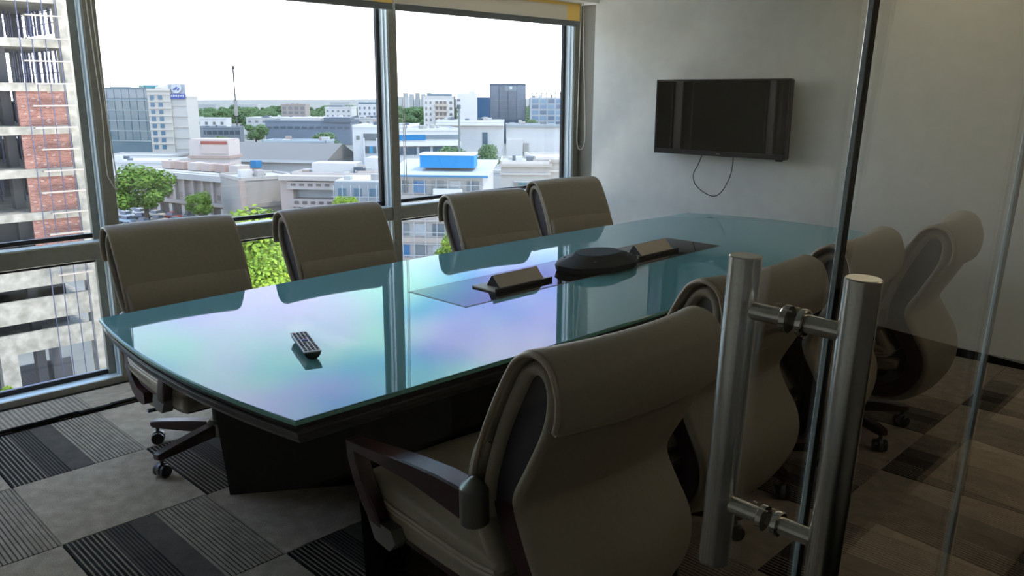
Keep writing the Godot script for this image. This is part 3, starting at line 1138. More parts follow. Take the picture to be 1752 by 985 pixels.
	g.lathe([Vector2(0.0005, 0.075), Vector2(0.055, 0.075), Vector2(0.058, 0.08), Vector2(0.055, 0.135), Vector2(0.042, 0.145), Vector2(0.0005, 0.145)], 24)
	part("hub", g.mesh(), M.bracket, t)
	var leg := Geo.new()
	var lr := []
	for e in [[0.040, 0.080, 0.132, 0.026], [0.12, 0.082, 0.128, 0.026], [0.27, 0.080, 0.114, 0.023], [0.320, 0.080, 0.108, 0.021], [0.334, 0.084, 0.104, 0.014]]:
		var ring := PackedVector3Array()
		for q in [[-1, 0], [-1, 0.82], [-0.8, 1], [0.8, 1], [1, 0.82], [1, 0], [0.8, -0.1], [-0.8, -0.1]]:
			ring.append(Vector3(e[0], lerpf(e[1], e[2], q[1]), q[0] * e[3]))
		lr.append(ring)
	leg.rings(lr, 30.0)
	var leg_mesh := leg.mesh()
	var hood := Geo.new()
	hood.lathe([Vector2(0.0005, -0.010), Vector2(0.026, -0.010), Vector2(0.029, -0.006), Vector2(0.029, 0.006), Vector2(0.026, 0.010), Vector2(0.0005, 0.010)], 20, Transform3D(Basis(Vector3.RIGHT, PI / 2), Vector3(0, 0.030, 0)))
	hood.lathe([Vector2(0.0005, 0.05), Vector2(0.008, 0.05), Vector2(0.008, 0.084), Vector2(0.0005, 0.084)], 12)
	var wheel := Geo.new()
	for s in [-1, 1]:
		wheel.lathe([Vector2(0.0005, -0.009), Vector2(0.024, -0.009), Vector2(0.027, -0.006), Vector2(0.027, 0.006), Vector2(0.024, 0.009), Vector2(0.0005, 0.009)], 20, Transform3D(Basis(Vector3.RIGHT, PI / 2), Vector3(0.0, 0.027, s * 0.020)))
	var hood_mesh := hood.mesh()
	var wheel_mesh := wheel.mesh()
	for k in 5:
		var l := part("leg", leg_mesh, M.mahogany, t)
		l.rotation.y = TAU * k / 5 + phase
		var c := part("caster", hood_mesh, M.castor_hood, l, Vector3(0.310, 0, 0))
		c.rotation.y = 0.9 * k
		var w := part("wheel", wheel_mesh, M.black, l, Vector3(0.310, 0, 0))
		w.rotation.y = 0.9 * k
	return t


func put_chair(source: Node3D, first: bool, at: Vector3, turn: float, label: String, group: String) -> Node3D:
	var c := source
	if not first:
		c = source.duplicate()
		c.name = numbered("conference_chair")
		add_child(c, true)
	c.position = at
	c.rotation.y = deg_to_rad(turn)
	return tag(c, label, "chair", group)


func chairs() -> void:
	var near := make_chair("conference_chair", 0.0, PI / 10)
	var far := make_chair("conference_chair", 0.06, 0.33)
	var gn := "beige leather chairs along the corridor side of the table"
	var gf := "beige leather chairs along the window side of the table"
	put_chair(near, true, Vector3(1.44, 0, -1.43), -4.0, "large beige leather chair closest to the glass, back turned, wooden arm in full view", gn)
	put_chair(near, false, Vector3(2.262, 0, -1.54), -5.0, "beige leather chair seen from behind, right behind the left bar of the door handle", gn)
	put_chair(near, false, Vector3(2.985, 0, -1.555), 3.0, "beige leather chair seen from behind where the edge of the glass door crosses it", gn)
	put_chair(near, false, Vector3(3.685, 0, -1.465), 6.0, "beige leather chair seen from behind, farthest along the corridor side, by the screen wall", gn)
	put_chair(far, true, Vector3(1.485, 0, -3.265), 177.0, "beige leather chair on the window side closest to the brick building, its casters showing", gf)
	put_chair(far, false, Vector3(2.26, 0, -3.17), 177.0, "beige leather chair on the window side just left of the middle window post", gf)
	put_chair(far, false, Vector3(3.24, 0, -3.09), 173.0, "beige leather chair on the window side right of the middle post, overlapping the last one", gf)
	put_chair(far, false, Vector3(4.13, 0, -3.25), 173.0, "beige leather chair on the window side in the corner by the blind cord", gf)


# ------------------------------------------------------------------ blinds
func blinds() -> void:
	var z := -4.34
	for b in [["roller blind nearly raised over the window left of the middle post", 1.60, 3.316], ["roller blind nearly raised over the window next to the screen wall", 3.332, 5.138]]:
		var t := thing("roller_blind", b[0], "blind", Vector3((b[1] + b[2]) / 2, 2.037, z), 0.0, "roller blinds above the windows")
		var w: float = b[2] - b[1]
		part("fabric", bx(Vector3(w - 0.15, 0.11, 0.002), 0.0, Vector3(-0.075, 0.095, 0)), M.blind, t)
		var e := Geo.new()
		e.box(Vector3(0.15, 0.15, 0.002), Vector3(w / 2 - 0.075, 0.115, 0))
		e.box(Vector3(w - 0.15, 0.045, 0.002), Vector3(-0.075, 0.1725, 0))
		part("fabric_edge", e.mesh(), M.blind_gold, t)
		part("bottom_bar", bx(Vector3(w, 0.042, 0.014), 0.004, Vector3(0, 0.021, 0)), M.blind_bar, t)
		var r := Geo.new()
		r.lathe([Vector2(0.0005, -w / 2), Vector2(0.026, -w / 2), Vector2(0.026, w / 2), Vector2(0.0005, w / 2)], 20, Transform3D(Basis(Vector3(0, 0, 1), PI / 2), Vector3(0, 0.185, -0.026)))
		part("roller", r.mesh(), M.blind_bar, t)
		part("end_bracket", bx(Vector3(0.012, 0.07, 0.07), 0.003, Vector3(w / 2 + 0.006, 0.185, -0.02)), M.ceiling, t)
	var cords := [
		["white bead chain hanging in a loop beside the screen wall", [Vector3(5.11, 2.22, -4.30), Vector3(5.10, 1.9, -4.30), Vector3(5.085, 1.6, -4.29), Vector3(5.065, 1.25, -4.28), Vector3(5.07, 1.14, -4.28), Vector3(5.105, 1.09, -4.28), Vector3(5.15, 1.12, -4.28), Vector3(5.165, 1.22, -4.28), Vector3(5.155, 1.6, -4.29), Vector3(5.142, 1.9, -4.30), Vector3(5.135, 2.22, -4.30)], 0.0035],
		["thin pale blind cord hanging along the middle window post", [Vector3(3.372, 2.22, -4.36), Vector3(3.378, 1.9, -4.36), Vector3(3.386, 1.56, -4.36), Vector3(3.392, 1.2, -4.36), Vector3(3.388, 0.95, -4.36), Vector3(3.396, 0.88, -4.36), Vector3(3.408, 0.93, -4.36), Vector3(3.405, 1.3, -4.36), Vector3(3.39, 2.22, -4.36)], 0.0022],
		["thin pale blind cord hanging along the window post by the brick building", [Vector3(1.508, 2.2, -4.40), Vector3(1.515, 1.91, -4.40), Vector3(1.523, 1.66, -4.40), Vector3(1.530, 1.41, -4.40), Vector3(1.522, 1.145, -4.40), Vector3(1.536, 1.087, -4.40), Vector3(1.558, 1.045, -4.40), Vector3(1.566, 1.10, -4.40), Vector3(1.548, 1.5, -4.40), Vector3(1.530, 2.2, -4.40)], 0.0028]]
	for c in cords:
		var g := Geo.new()
		g.tube(spline(c[1], 5), c[2], 6)
		tag(part("blind_cord", g.mesh(), M.cord), c[0], "cord")


# ------------------------------------------------------------------ outside
func unfinished_building() -> void:
	var t := thing("unfinished_building", "unfinished concrete tower with brick infill and scaffolding at the left window", "building")
	var z0 := -70.0
	var x0 := -6.0
	var x1 := 23.1
	var d := 13.0
	var k := 0
	# floor slabs
	for y in [11.75, 8.5, 5.3, 2.1, -1.1, -4.3, -7.6]:
		part("floor_slab", bx(Vector3(x1 - x0, 0.62, d), 0.0, Vector3((x0 + x1) / 2, y - 0.31, z0 - d / 2)), M.concrete, t)
	for y in [[-10.3, -13.4], [-14.3, -16.1], [-16.9, -18.5]]:
		part("parapet", bx(Vector3(x1 - x0, y[0] - y[1], 0.3), 0.0, Vector3((x0 + x1) / 2, (y[0] + y[1]) / 2, z0 - 0.15)), M.concrete, t)
		part("floor_slab", bx(Vector3(x1 - x0, 0.5, d - 0.3), 0.0, Vector3((x0 + x1) / 2, y[1] + 0.25, z0 - 0.3 - (d - 0.3) / 2)), M.concrete, t)
		part("rear_wall", bx(Vector3(x1 - x0 - 0.6, 4.0, 0.2), 0.0, Vector3((x0 + x1) / 2 - 1.0, y[0], z0 - 6.0)), M.concrete_shaded, t)  # dark wall added behind the openings so that they read as shaded
	# columns: a stair tower at the end, pillars inside
	part("corner_column", bx(Vector3(1.25, 38, 1.2), 0.0, Vector3(x1 - 0.6, -7, z0 - 0.5)), M.concrete, t)
	for x in [-5.0, 1.0, 7.5, 13.0, 18.1]:
		part("column", bx(Vector3(0.7, 36, 0.9), 0.0, Vector3(x + 0.4, -8, z0 - 3.5)), M.concrete_shaded, t)
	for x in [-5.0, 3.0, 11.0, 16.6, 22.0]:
		part("column", bx(Vector3(0.7, 36, 0.9), 0.0, Vector3(x, -8, z0 - d + 0.6)), M.concrete_shaded, t)
	part("column", bx(Vector3(1.2, 9, 1.0), 0.0, Vector3(15.5, -21.6, z0 - 0.4)), M.concrete, t)
	# brick infill below, and a wall of props and netting seen through the open floors
	for y in [[2.1 - 3.2, 1.5 - 0.02], [-4.3, -1.72], [-7.6, -4.92], [-10.4, -8.22]]:
		part("brick_panel", bx(Vector3(3.62, y[1] - y[0], 0.24), 0.0, Vector3(20.25, (y[0] + y[1]) / 2, z0 - 0.25)), M.brick, t)
		part("rear_wall", bx(Vector3(x1 - x0 - 0.6, y[1] - y[0] - 0.9, 0.2), 0.0, Vector3((x0 + x1) / 2 - 1.0, (y[0] + y[1]) / 2 - 0.45, z0 - d + 0.2)), M.concrete_shaded, t)
	var rng := RandomNumberGenerator.new()
	rng.seed = 17
	var prop := CylinderMesh.new()
	prop.top_radius = 0.09
	prop.bottom_radius = 0.09
	prop.height = 2.6
	prop.radial_segments = 6
	prop.rings = 0
	for lvl in [[8.5 - 2.58, 2.6], [2.1 + 0.02, 2.55], [-1.1 + 0.02, 2.55], [-4.3 + 0.02, 2.55], [-7.6 + 0.02, 2.55]]:
		var x := 11.0
		while x < 22.4:
			var p := part("prop", prop, M.scaffold, t, Vector3(x, lvl[0] + 1.29, z0 - rng.randf_range(6.5, 11.5)))
			p.scale = Vector3.ONE * 1.0
			x += rng.randf_range(0.24, 0.46)
		var zz := z0 - 1.4
		while zz > z0 - d + 0.4:  # more of them close the open end
			part("prop", prop, M.scaffold, t, Vector3(22.5 + rng.randf_range(-0.15, 0.15), lvl[0] + 1.29, zz))
			zz -= rng.randf_range(0.45, 0.95)
		for r in 2:
			part("prop_rail", bx(Vector3(0.07, 0.07, d - 1.6), 0.0, Vector3(22.4, lvl[0] + 0.8 + 0.9 * r, z0 - d / 2)), M.scaffold, t)
		for r in 3:
			part("prop_rail", bx(Vector3(11.6, 0.06, 0.06), 0.0, Vector3(16.4, lvl[0] + 0.55 + 0.75 * r, z0 - 8.0 - r)), M.scaffold, t)
	# bamboo and steel scaffold on the face
	for x in [18.9, 19.7, 20.6, 21.5]:
		part("scaffold_pole", bx(Vector3(0.06, 30, 0.06), 0.0, Vector3(x, -6.5, z0 + 0.9)), M.scaffold, t)
	for j in 13:
		var y := 6.9 - 1.62 * j
		part("scaffold_board", bx(Vector3(2.6 + 0.4 * (j % 3), 0.10, 0.5), 0.0, Vector3(20.7 + 0.15 * (j % 2), y, z0 + 0.75)), M.bamboo, t)
	# courtyard and rubble at its foot
	part("yard", bx(Vector3(30, 0.3, 13), 0.0, Vector3(8.5, -25.9, z0 - 6.5)), M.yard, t)
	part("low_wall", bx(Vector3(30, 2.5, 0.3), 0.0, Vector3(8.5, -24.6, z0 - d)), M.concrete_shaded, t)


func house(called: String, label: String, at: Vector2, w: float, top: float, yaw: float, depth: float, wall: String, o := {}) -> Node3D:
	# a box building on the ground at y -26; local +x runs along the face, +z looks to the viewer
	# with "of" it is a wing: a part of that other building
	var g0 := -26.0
	var t: Node3D
	if o.has("of"):
		t = Node3D.new()
		t.name = called
		o.of.add_child(t, true)
		t.transform = o.of.transform.affine_inverse() * Transform3D(Basis(Vector3.UP, deg_to_rad(yaw)), Vector3(at.x, g0, at.y))
	else:
		t = thing(called, label, "building", Vector3(at.x, g0, at.y), yaw, o.get("group", ""))
	var h := top - g0
	part("wall", bx(Vector3(w, h, depth), 0.0, Vector3(0, h / 2, -depth / 2)), paint(wall), t)
	if o.get("parapet", true):
		var pg := Geo.new()
		for s in [-1, 1]:
			pg.box(Vector3(0.3, 0.7, depth + 0.3), Vector3(s * w / 2, h + 0.35, -depth / 2))
			pg.box(Vector3(w + 0.3, 0.7, 0.3), Vector3(0, h + 0.35, -depth / 2 + s * depth / 2))
		part("parapet", pg.mesh(), paint(o.get("trim", wall)), t)
	if o.has("roof"):
		part("roof", bx(Vector3(w - 0.3, 0.25, depth - 0.3), 0.0, Vector3(0, h + 0.1, -depth / 2)), paint(o.roof), t)
	var rng := RandomNumberGenerator.new()
	rng.seed = int(absf(at.x * 13.0 + at.y * 7.0))
	for k in o.get("clutter", 0):
		var sz := Vector3(rng.randf_range(0.8, 2.6), rng.randf_range(0.6, 1.9), rng.randf_range(0.8, 2.2))
		part(["roof_unit", "water_tank", "roof_hatch"][k % 3], bx(sz, 0.05, Vector3(rng.randf_range(-0.42, 0.42) * w, h + sz.y / 2, -rng.randf_range(0.12, 0.85) * depth)), paint(["#d9d9d6", "#7d858c", "#f0efec", "#b9aaa0", "#5c6f80", "#c9c6c0"][rng.randi() % 6]), t)
	# window grid: [rows, columns, first y below the top, row pitch, window width share, window height, colour]
	for wn in o.get("win", []):
		var rows: int = wn[0]
		var cols: int = wn[1]
		var x0: float = wn[7] if wn.size() > 7 else -w / 2
		var x1: float = wn[8] if wn.size() > 8 else w / 2
		var pitch := (x1 - x0) / cols
		var mesh := BoxMesh.new()
		mesh.size = Vector3(pitch * wn[4], wn[5], 0.3)
		for r in rows:
			for c in cols:
				part("window", mesh, paint(wn[6], 0.25), t, Vector3(x0 + (c + 0.5) * pitch, h - wn[2] - r * wn[3], 0.0))
	# same on the right-hand end wall
	for wn in o.get("side", []):
		var pitch: float = depth / wn[1]
		var mesh := BoxMesh.new()
		mesh.size = Vector3(0.3, wn[5], pitch * wn[4])
		var s: float = wn[7] if wn.size() > 7 else 1.0
		for r in wn[0]:
			for c in wn[1]:
				part("window", mesh, paint(wn[6], 0.25), t, Vector3(s * w / 2, h - wn[2] - r * wn[3], -(c + 0.5) * pitch))
	# floor bands across the face: [count, first below top, pitch, height, colour, proud]
	for b in o.get("bands", []):
		for r in b[0]:
			part("floor_band", bx(Vector3(w + 2 * b[5], b[3], 0.4 + b[5]), 0.0, Vector3(0, h - b[1] - r * b[2], b[5] / 2)), paint(b[4]), t)
	# upright fins: [count, top below, height, width, colour, proud]
	for b in o.get("fins", []):
		for c in b[0]:
			part("fin", bx(Vector3(b[3], b[2], 0.3 + b[5]), 0.0, Vector3(-w / 2 + (c + 0.5) * w / b[0], h - b[1] - b[2] / 2, b[5] / 2)), paint(b[4]), t)
	return t


func add_box(t: Node3D, called: String, size: Vector3, at: Vector3, color: String) -> MeshInstance3D:
	# at is the middle of the box's foot, measured from the thing's foot
	return part(called, bx(size, 0.0, at + Vector3(0, size.y / 2, 0)), paint(color), t)


func crown_mesh(sd: int, leaves: int, size: float) -> ArrayMesh:
	# leaf clumps on a handful of lobes inside a unit ball
	var rng := RandomNumberGenerator.new()
	rng.seed = sd
	var lobes := []
	for k in 16:
		var d := Vector3(rng.randf_range(-1, 1), rng.randf_range(-0.9, 0.9), rng.randf_range(-1, 1)).normalized()
		lobes.append([d * rng.randf_range(0.45, 0.72), rng.randf_range(0.26, 0.42)])
	lobes.append([Vector3.ZERO, 0.6])
	var pos := PackedVector3Array()
	var nor := PackedVector3Array()
	var col := PackedColorArray()
	for i in leaves:
		var l = lobes[i % lobes.size()]
		var d := Vector3(rng.randfn(), rng.randfn(), rng.randfn()).normalized()
		var c: Vector3 = l[0] + d * l[1] * pow(rng.randf(), 0.35)
		var n := (d + Vector3(rng.randfn(), rng.randfn(), rng.randfn()) * 0.5 + Vector3(0, 0.3, 0)).normalized()
		var x := n.cross(Vector3(rng.randfn(), rng.randfn(), rng.randfn())).normalized() * size * rng.randf_range(0.6, 1.2)
		var y := n.cross(x).normalized() * size * rng.randf_range(0.5, 0.9)
		var tone := rng.randf_range(0.65, 1.25)
		var cc := Color(tone * rng.randf_range(0.85, 1.15), tone, tone * rng.randf_range(0.7, 1.1))
		for p in [c - x, c + y * 0.9, c + x, c - x, c + x, c - y * 0.9]:
			pos.append(p)
			nor.append(n)
			col.append(cc)
	var a := []
	a.resize(Mesh.ARRAY_MAX)
	a[Mesh.ARRAY_VERTEX] = pos
	a[Mesh.ARRAY_NORMAL] = nor
	a[Mesh.ARRAY_COLOR] = col
	var m := ArrayMesh.new()
	m.add_surface_from_arrays(Mesh.PRIMITIVE_TRIANGLES, a)
	return m


var crowns := []


func tree(label: String, at: Vector2, w: float, top: float, kind: String, base := -26.0, group := "", depth := 0.0, called := "tree") -> void:
	var t := thing(called, label, "tree" if called == "tree" else "shrub", Vector3(at.x, base, at.y), fmod(at.x * 37.0, 360.0), group)
	var h := top - base
	var ch := minf(h * 0.82, w * 0.95)
	var c := part("crown", crowns[int(absf(at.x * 3.0 + at.y)) % crowns.size()], M[kind], t, Vector3(0, h - ch * 0.5, 0))
	c.scale = Vector3(w * 0.52, ch * 0.52, (depth if depth > 0 else w) * 0.52)
	var g := Geo.new()
	g.tube([Vector3(0, 0, 0), Vector3(0.01 * w, (h - ch) * 0.6, 0), Vector3(0, h - ch * 0.6, 0.0)], maxf(0.05, w * 0.03), 8)
	part("trunk", g.mesh(), M.trunk, t)


func city() -> void:
	struct("ground", bx(Vector3(3600, 1, 2600), 0.0, Vector3(900, -26.6, -1330)), M.ground)
	struct("street", bx(Vector3(34, 0.1, 150), 0.0, Vector3(62, -26.05, -160)), M.asphalt)
	for k in 3:
		crowns.append(crown_mesh(100 + k, 6500, 0.058))
	for n in M.keys():
		if n.begins_with("leaf"):
			M[n].vertex_color_use_as_albedo = true
	_city_left()
	_city_middle()
	_city_right()
	_trees()
	_cars()


func _city_left() -> void:
	# office block with a glass face and a cream stair tower that bears a blue sign
	var t := house("glass_office_block", "blue-grey glass office block with cream stair tower and blue rooftop sign", Vector2(129.1, -343.6), 23.8, 2.2, -58.0, 20.0, "#6f8791", {"roof": "#8c9496", "bands": [[5, 4.2, 4.0, 0.35, "#a9bcc2", 0.15]]})
	for k in 7:
		part("glass_bay", bx(Vector3(3.1, 3.4, 0.3), 0.0, Vector3(-10.2 + 3.4 * k, 26.4, 0.05)), paint("#8796a0", 0.3), t)
	for r in 4:
		for k in 7:
			part("glass_bay", bx(Vector3(3.1, 3.5, 0.3), 0.0, Vector3(-10.2 + 3.4 * k, 22.0 - 4.0 * r, 0.05)), paint(["#5a7a88", "#4d7382", "#67828c"][(r * 2 + k) % 3], 0.2), t)
	add_box(t, "roof_dome", Vector3(6.5, 1.6, 6), Vector3(9.5, 28.2, -6), "#59b4b8")
	add_box(t, "roof_cabin", Vector3(3.0, 1.5, 4), Vector3(5.6, 28.2, -5), "#8fb8a6")
	add_box(t, "roof_unit", Vector3(7, 0.9, 3), Vector3(-4, 28.2, -3), "#7e8a90")
	add_box(t, "antenna", Vector3(0.25, 3.6, 0.25), Vector3(-8.0, 28.2, -2), "#9a9a9a")
	var s := house("stair_tower", "cream stair tower with blue windows joined to the glass office block", Vector2(137.2, -331.5), 9.0, 1.6, -45.0, 14.0, "#d9d5cb", {"of": t, "parapet": false, "win": [[8, 2, 2.6, 2.75, 0.5, 1.6, "#2f6f93", -4.3, 2.0]], "bands": [[8, 1.3, 2.75, 0.25, "#e9e6de", 0.1]]})
	var g := Geo.new()
	g.prism(PackedVector2Array([Vector2(0.4, 27.6), Vector2(-14, 27.6), Vector2(-14, 28.4), Vector2(0.4, 28.4)]), -4.6, 4.6)
	g.prism(PackedVector2Array([Vector2(0.4, 28.4), Vector2(-6, 28.4), Vector2(-6, 30.0), Vector2(0.4, 29.0)]), -1.0, 1.5)
	part("cornice", g.mesh(), paint("#e6e2d8"), s)
	var p := house("plain_tower", "plain cream tower panel carrying the blue sign, right of the stair tower", Vector2(142.6, -327.0), 7.0, -1.2, -45.0, 12.0, "#d8d6d0", {"of": t, "bands": [[5, 3.0, 4.2, 0.12, "#c9c6bf", 0.05]]})
	var lot := mat(Color(0.13, 0.22, 0.48), 0.5)
	part("sign_board", bx(Vector3(6.4, 2.0, 0.4), 0.0, Vector3(0, 25.4, 0.3)), lot, p)
	for k in 9:
		part("letter", bx(Vector3(0.36, 0.62 + 0.14 * (k % 3), 0.1), 0.0, Vector3(-2.6 + 0.65 * k, 25.7, 0.52)), paint("#e8ecf4"), p)
	g = Geo.new()
	g.lathe([Vector2(0.0005, 0.0), Vector2(2.0, 0.0), Vector2(2.0, 0.4), Vector2(0.0005, 0.4)], 24, Transform3D(Basis(Vector3.RIGHT, PI / 2), Vector3(0, 28.6, 0.1)))
	part("emblem", g.mesh(), paint("#dfe3e6"), p)
	g = Geo.new()
	for k in 3:
		g.box(Vector3(1.1, 0.6, 0.2), Vector3(-0.7 + 0.75 * k, 28.2 + 0.55 * (k % 2), 0.6), 0.1, Basis(Vector3(0, 0, 1), 0.5 * k))
	part("emblem_mark", g.mesh(), lot, p)
	add_box(p, "sign_frame", Vector3(6.8, 5.6, 0.25), Vector3(0, 24.6, -0.2), "#b9c2cc")
	# neighbours behind
	house("long_white_block", "long white low block with a row of small dark windows right of the cream tower", Vector2(218.5, -475.0), 32.0, -14.4, -45.2, 10.0, "#f0efec", {"clutter": 7, "roof": "#dcdcda", "win": [[1, 7, 2.4, 3.0, 0.35, 1.6, "#6c6f73"]]})
	house("dark_glass_block", "small dark glass block tucked beside the foot of the cream tower", Vector2(176.8, -400.1), 7.6, -16.8, -44.8, 15.0, "#7c8894", {"clutter": 2, "win": [[2, 2, 1.8, 3.2, 0.8, 2.2, "#46535f"]]})
	house("long_grey_hall", "long grey-blue hall with dark upper face beyond the green treetops", Vector2(203.5, -424.0), 26.0, -17.7, -35.0, 14.0, "#8a949c", {"clutter": 5, "roof": "#a9b0b4", "win": [[1, 9, 2.2, 3.0, 0.8, 2.0, "#586570"]]})
	# big beige building with pilasters, corner towards the viewer
	var b := house("pilaster_building", "pinkish beige two-storey building with upright pilasters beside the green tree", Vector2(79.8, -175.6), 44.0, -16.6, -76.0, 12.0, "#d3c2b8", {"trim": "#efe9e3", "roof": "#e6e1da"})
	var h := 9.4
	for k in 14:
		part("pilaster", bx(Vector3(0.8, 4.6, 0.7), 0.0, Vector3(-20.5 + 3.15 * k, h - 3.2, 0.3)), paint("#dccbc2"), b)
	for k in 13:
		part("window", bx(Vector3(1.2, 1.1, 0.3), 0.0, Vector3(-18.9 + 3.15 * k, h - 4.4, 0.02)), paint("#a08d86", 0.4), b)
	part("eave", bx(Vector3(45, 1.3, 1.6), 0.0, Vector3(0, h - 0.2, 0.5)), paint("#ece5de"), b)
	part("ledge", bx(Vector3(44.6, 0.7, 1.4), 0.0, Vector3(0, h - 5.9, 0.5)), paint("#cfc4bb"), b)
	for k in 9:
		part("ground_bay", bx(Vector3(2.6, 2.3, 0.3), 0.0, Vector3(-16 + 4.3 * k, h - 7.8, 0.02)), paint("#766c68"), b)
		part("ground_pier", bx(Vector3(1.1, 2.6, 0.9), 0.0, Vector3(-18.1 + 4.3 * k, h - 7.9, 0.3)), paint("#e2dad2"), b)
	for k in 6:
		add_box(b, "roof_vault", Vector3(3.0, 1.7, 3.4), Vector3(-18 + 4.6 * k, h + 0.4, -7.0), ["#d9c3b8", "#c7ab9f", "#ded0c6"][k % 3])
	add_box(b, "roof_tank", Vector3(1.7, 1.5, 1.7), Vector3(11.0, h + 1.9, -6.5), "#1d7fb8")
	add_box(b, "tank_stand", Vector3(1.3, 1.8, 1.3), Vector3(11.0, h + 0.1, -6.5), "#b99a8c")
	var r := house("pilaster_wing", "grey-beige end wing of the pilaster building with two dark square windows", Vector2(84.2, -153.4), 11.5, -16.0, -8.0, 12.0, "#c6bdb3", {"clutter": 3, "of": b, "trim": "#d8d0c6", "roof": "#ddd6ce"})
	for k in 2:
		part("window", bx(Vector3(1.5, 1.7, 0.3), 0.0, Vector3(-3.4 + 3.4 * k, 3.0 - 0.1 * k, 0.02)), paint("#5b5a5a", 0.3), r)
	part("ledge", bx(Vector3(11.9, 0.9, 0.9), 0.0, Vector3(0, 5.0, 0.2)), paint("#b8ada2"), r)
	part("corner_pier", bx(Vector3(1.1, 10.2, 1.1), 0.0, Vector3(-5.6, 5.1, 0.2)), paint("#cdb9ad"), r)
	# second beige building with deep balconies and columns
	var c := house("balcony_building", "beige institutional building with tall columns and stepped balconies in the middle window", Vector2(92.6, -140.2), 20.0, -15.0, -52.0, 8.0, "#cdbdb3", {"clutter": 6, "trim": "#e9ddd5", "roof": "#e5ddd4"})
	h = 11.0
	part("upper_balcony", bx(Vector3(17.5, 1.5, 2.6), 0.0, Vector3(-1.4, h - 1.7, 1.0)), paint("#dfd3cb"), c)
	part("lower_balcony", bx(Vector3(17.0, 1.6, 2.2), 0.0, Vector3(-1.4, h - 5.2, 0.9)), paint("#d6c8bf"), c)
	part("curtain_wall", bx(Vector3(15.5, 1.7, 0.4), 0.0, Vector3(-1.6, h - 3.4, 0.1)), paint("#b9bfc4", 0.3), c)
	for k in 9:
		part("balcony_opening", bx(Vector3(0.9, 0.5, 0.2), 0.0, Vector3(-8.8 + 1.75 * k, h - 1.5, 2.35)), paint("#8b7f79"), c)
		part("balcony_opening", bx(Vector3(0.9, 0.55, 0.2), 0.0, Vector3(-8.4 + 1.7 * k, h - 5.1, 2.05)), paint("#7d726d"), c)
	for k in 5:
		part("column", bx(Vector3(0.9, 5.0, 0.9), 0.0, Vector3(-8.6 + 3.6 * k, h - 8.4, 0.9)), paint("#ddd2c9"), c)
		part("dark_bay", bx(Vector3(2.2, 4.6, 0.3), 0.0, Vector3(-6.9 + 3.6 * k, h - 8.5, 0.02)), paint("#746a66"), c)
	part("roof_slab", bx(Vector3(24.5, 0.9, 4.5), 0.0, Vector3(0.6, h - 0.2, 0.6)), paint("#e3d8cf"), c)
	part("end_pier", bx(Vector3(2.6, 11.0, 2.4), 0.0, Vector3(-10.4, 5.5, 0.6)), paint("#d9c5ba"), c)
	part("corner_glazing", bx(Vector3(2.4, 7.6, 0.4), 0.0, Vector3(9.2, 5.6, 0.3)), paint("#7f8286", 0.3), c)
	add_box(c, "roof_house", Vector3(9, 2.3, 5), Vector3(-2.0, h + 0.1, -5), "#f1eeea")
	add_box(c, "roof_house", Vector3(4.5, 3.4, 5), Vector3(6.6, h + 0.1, -6), "#f4f2ee")
	add_box(c, "roof_tank", Vector3(1.5, 1.4, 1.5), Vector3(3.2, h + 0.3, -2.5), "#5a6774")
	var e := house("stepped_wing", "banded beige wing with curved roof edge right of the balcony building", Vector2(99.0, -135.5), 9.0, -14.6, -28.0, 14.0, "#cfc7bf", {"clutter": 4, "of": c, "trim": "#e2d6cd", "bands": [[5, 2.2, 1.7, 0.5, "#e8e2db", 0.3]]})
	add_box(e, "stair_block", Vector3(3.4, 7.4, 2.2), Vector3(5.2, 0.5, 0.8), "#f0eeea")


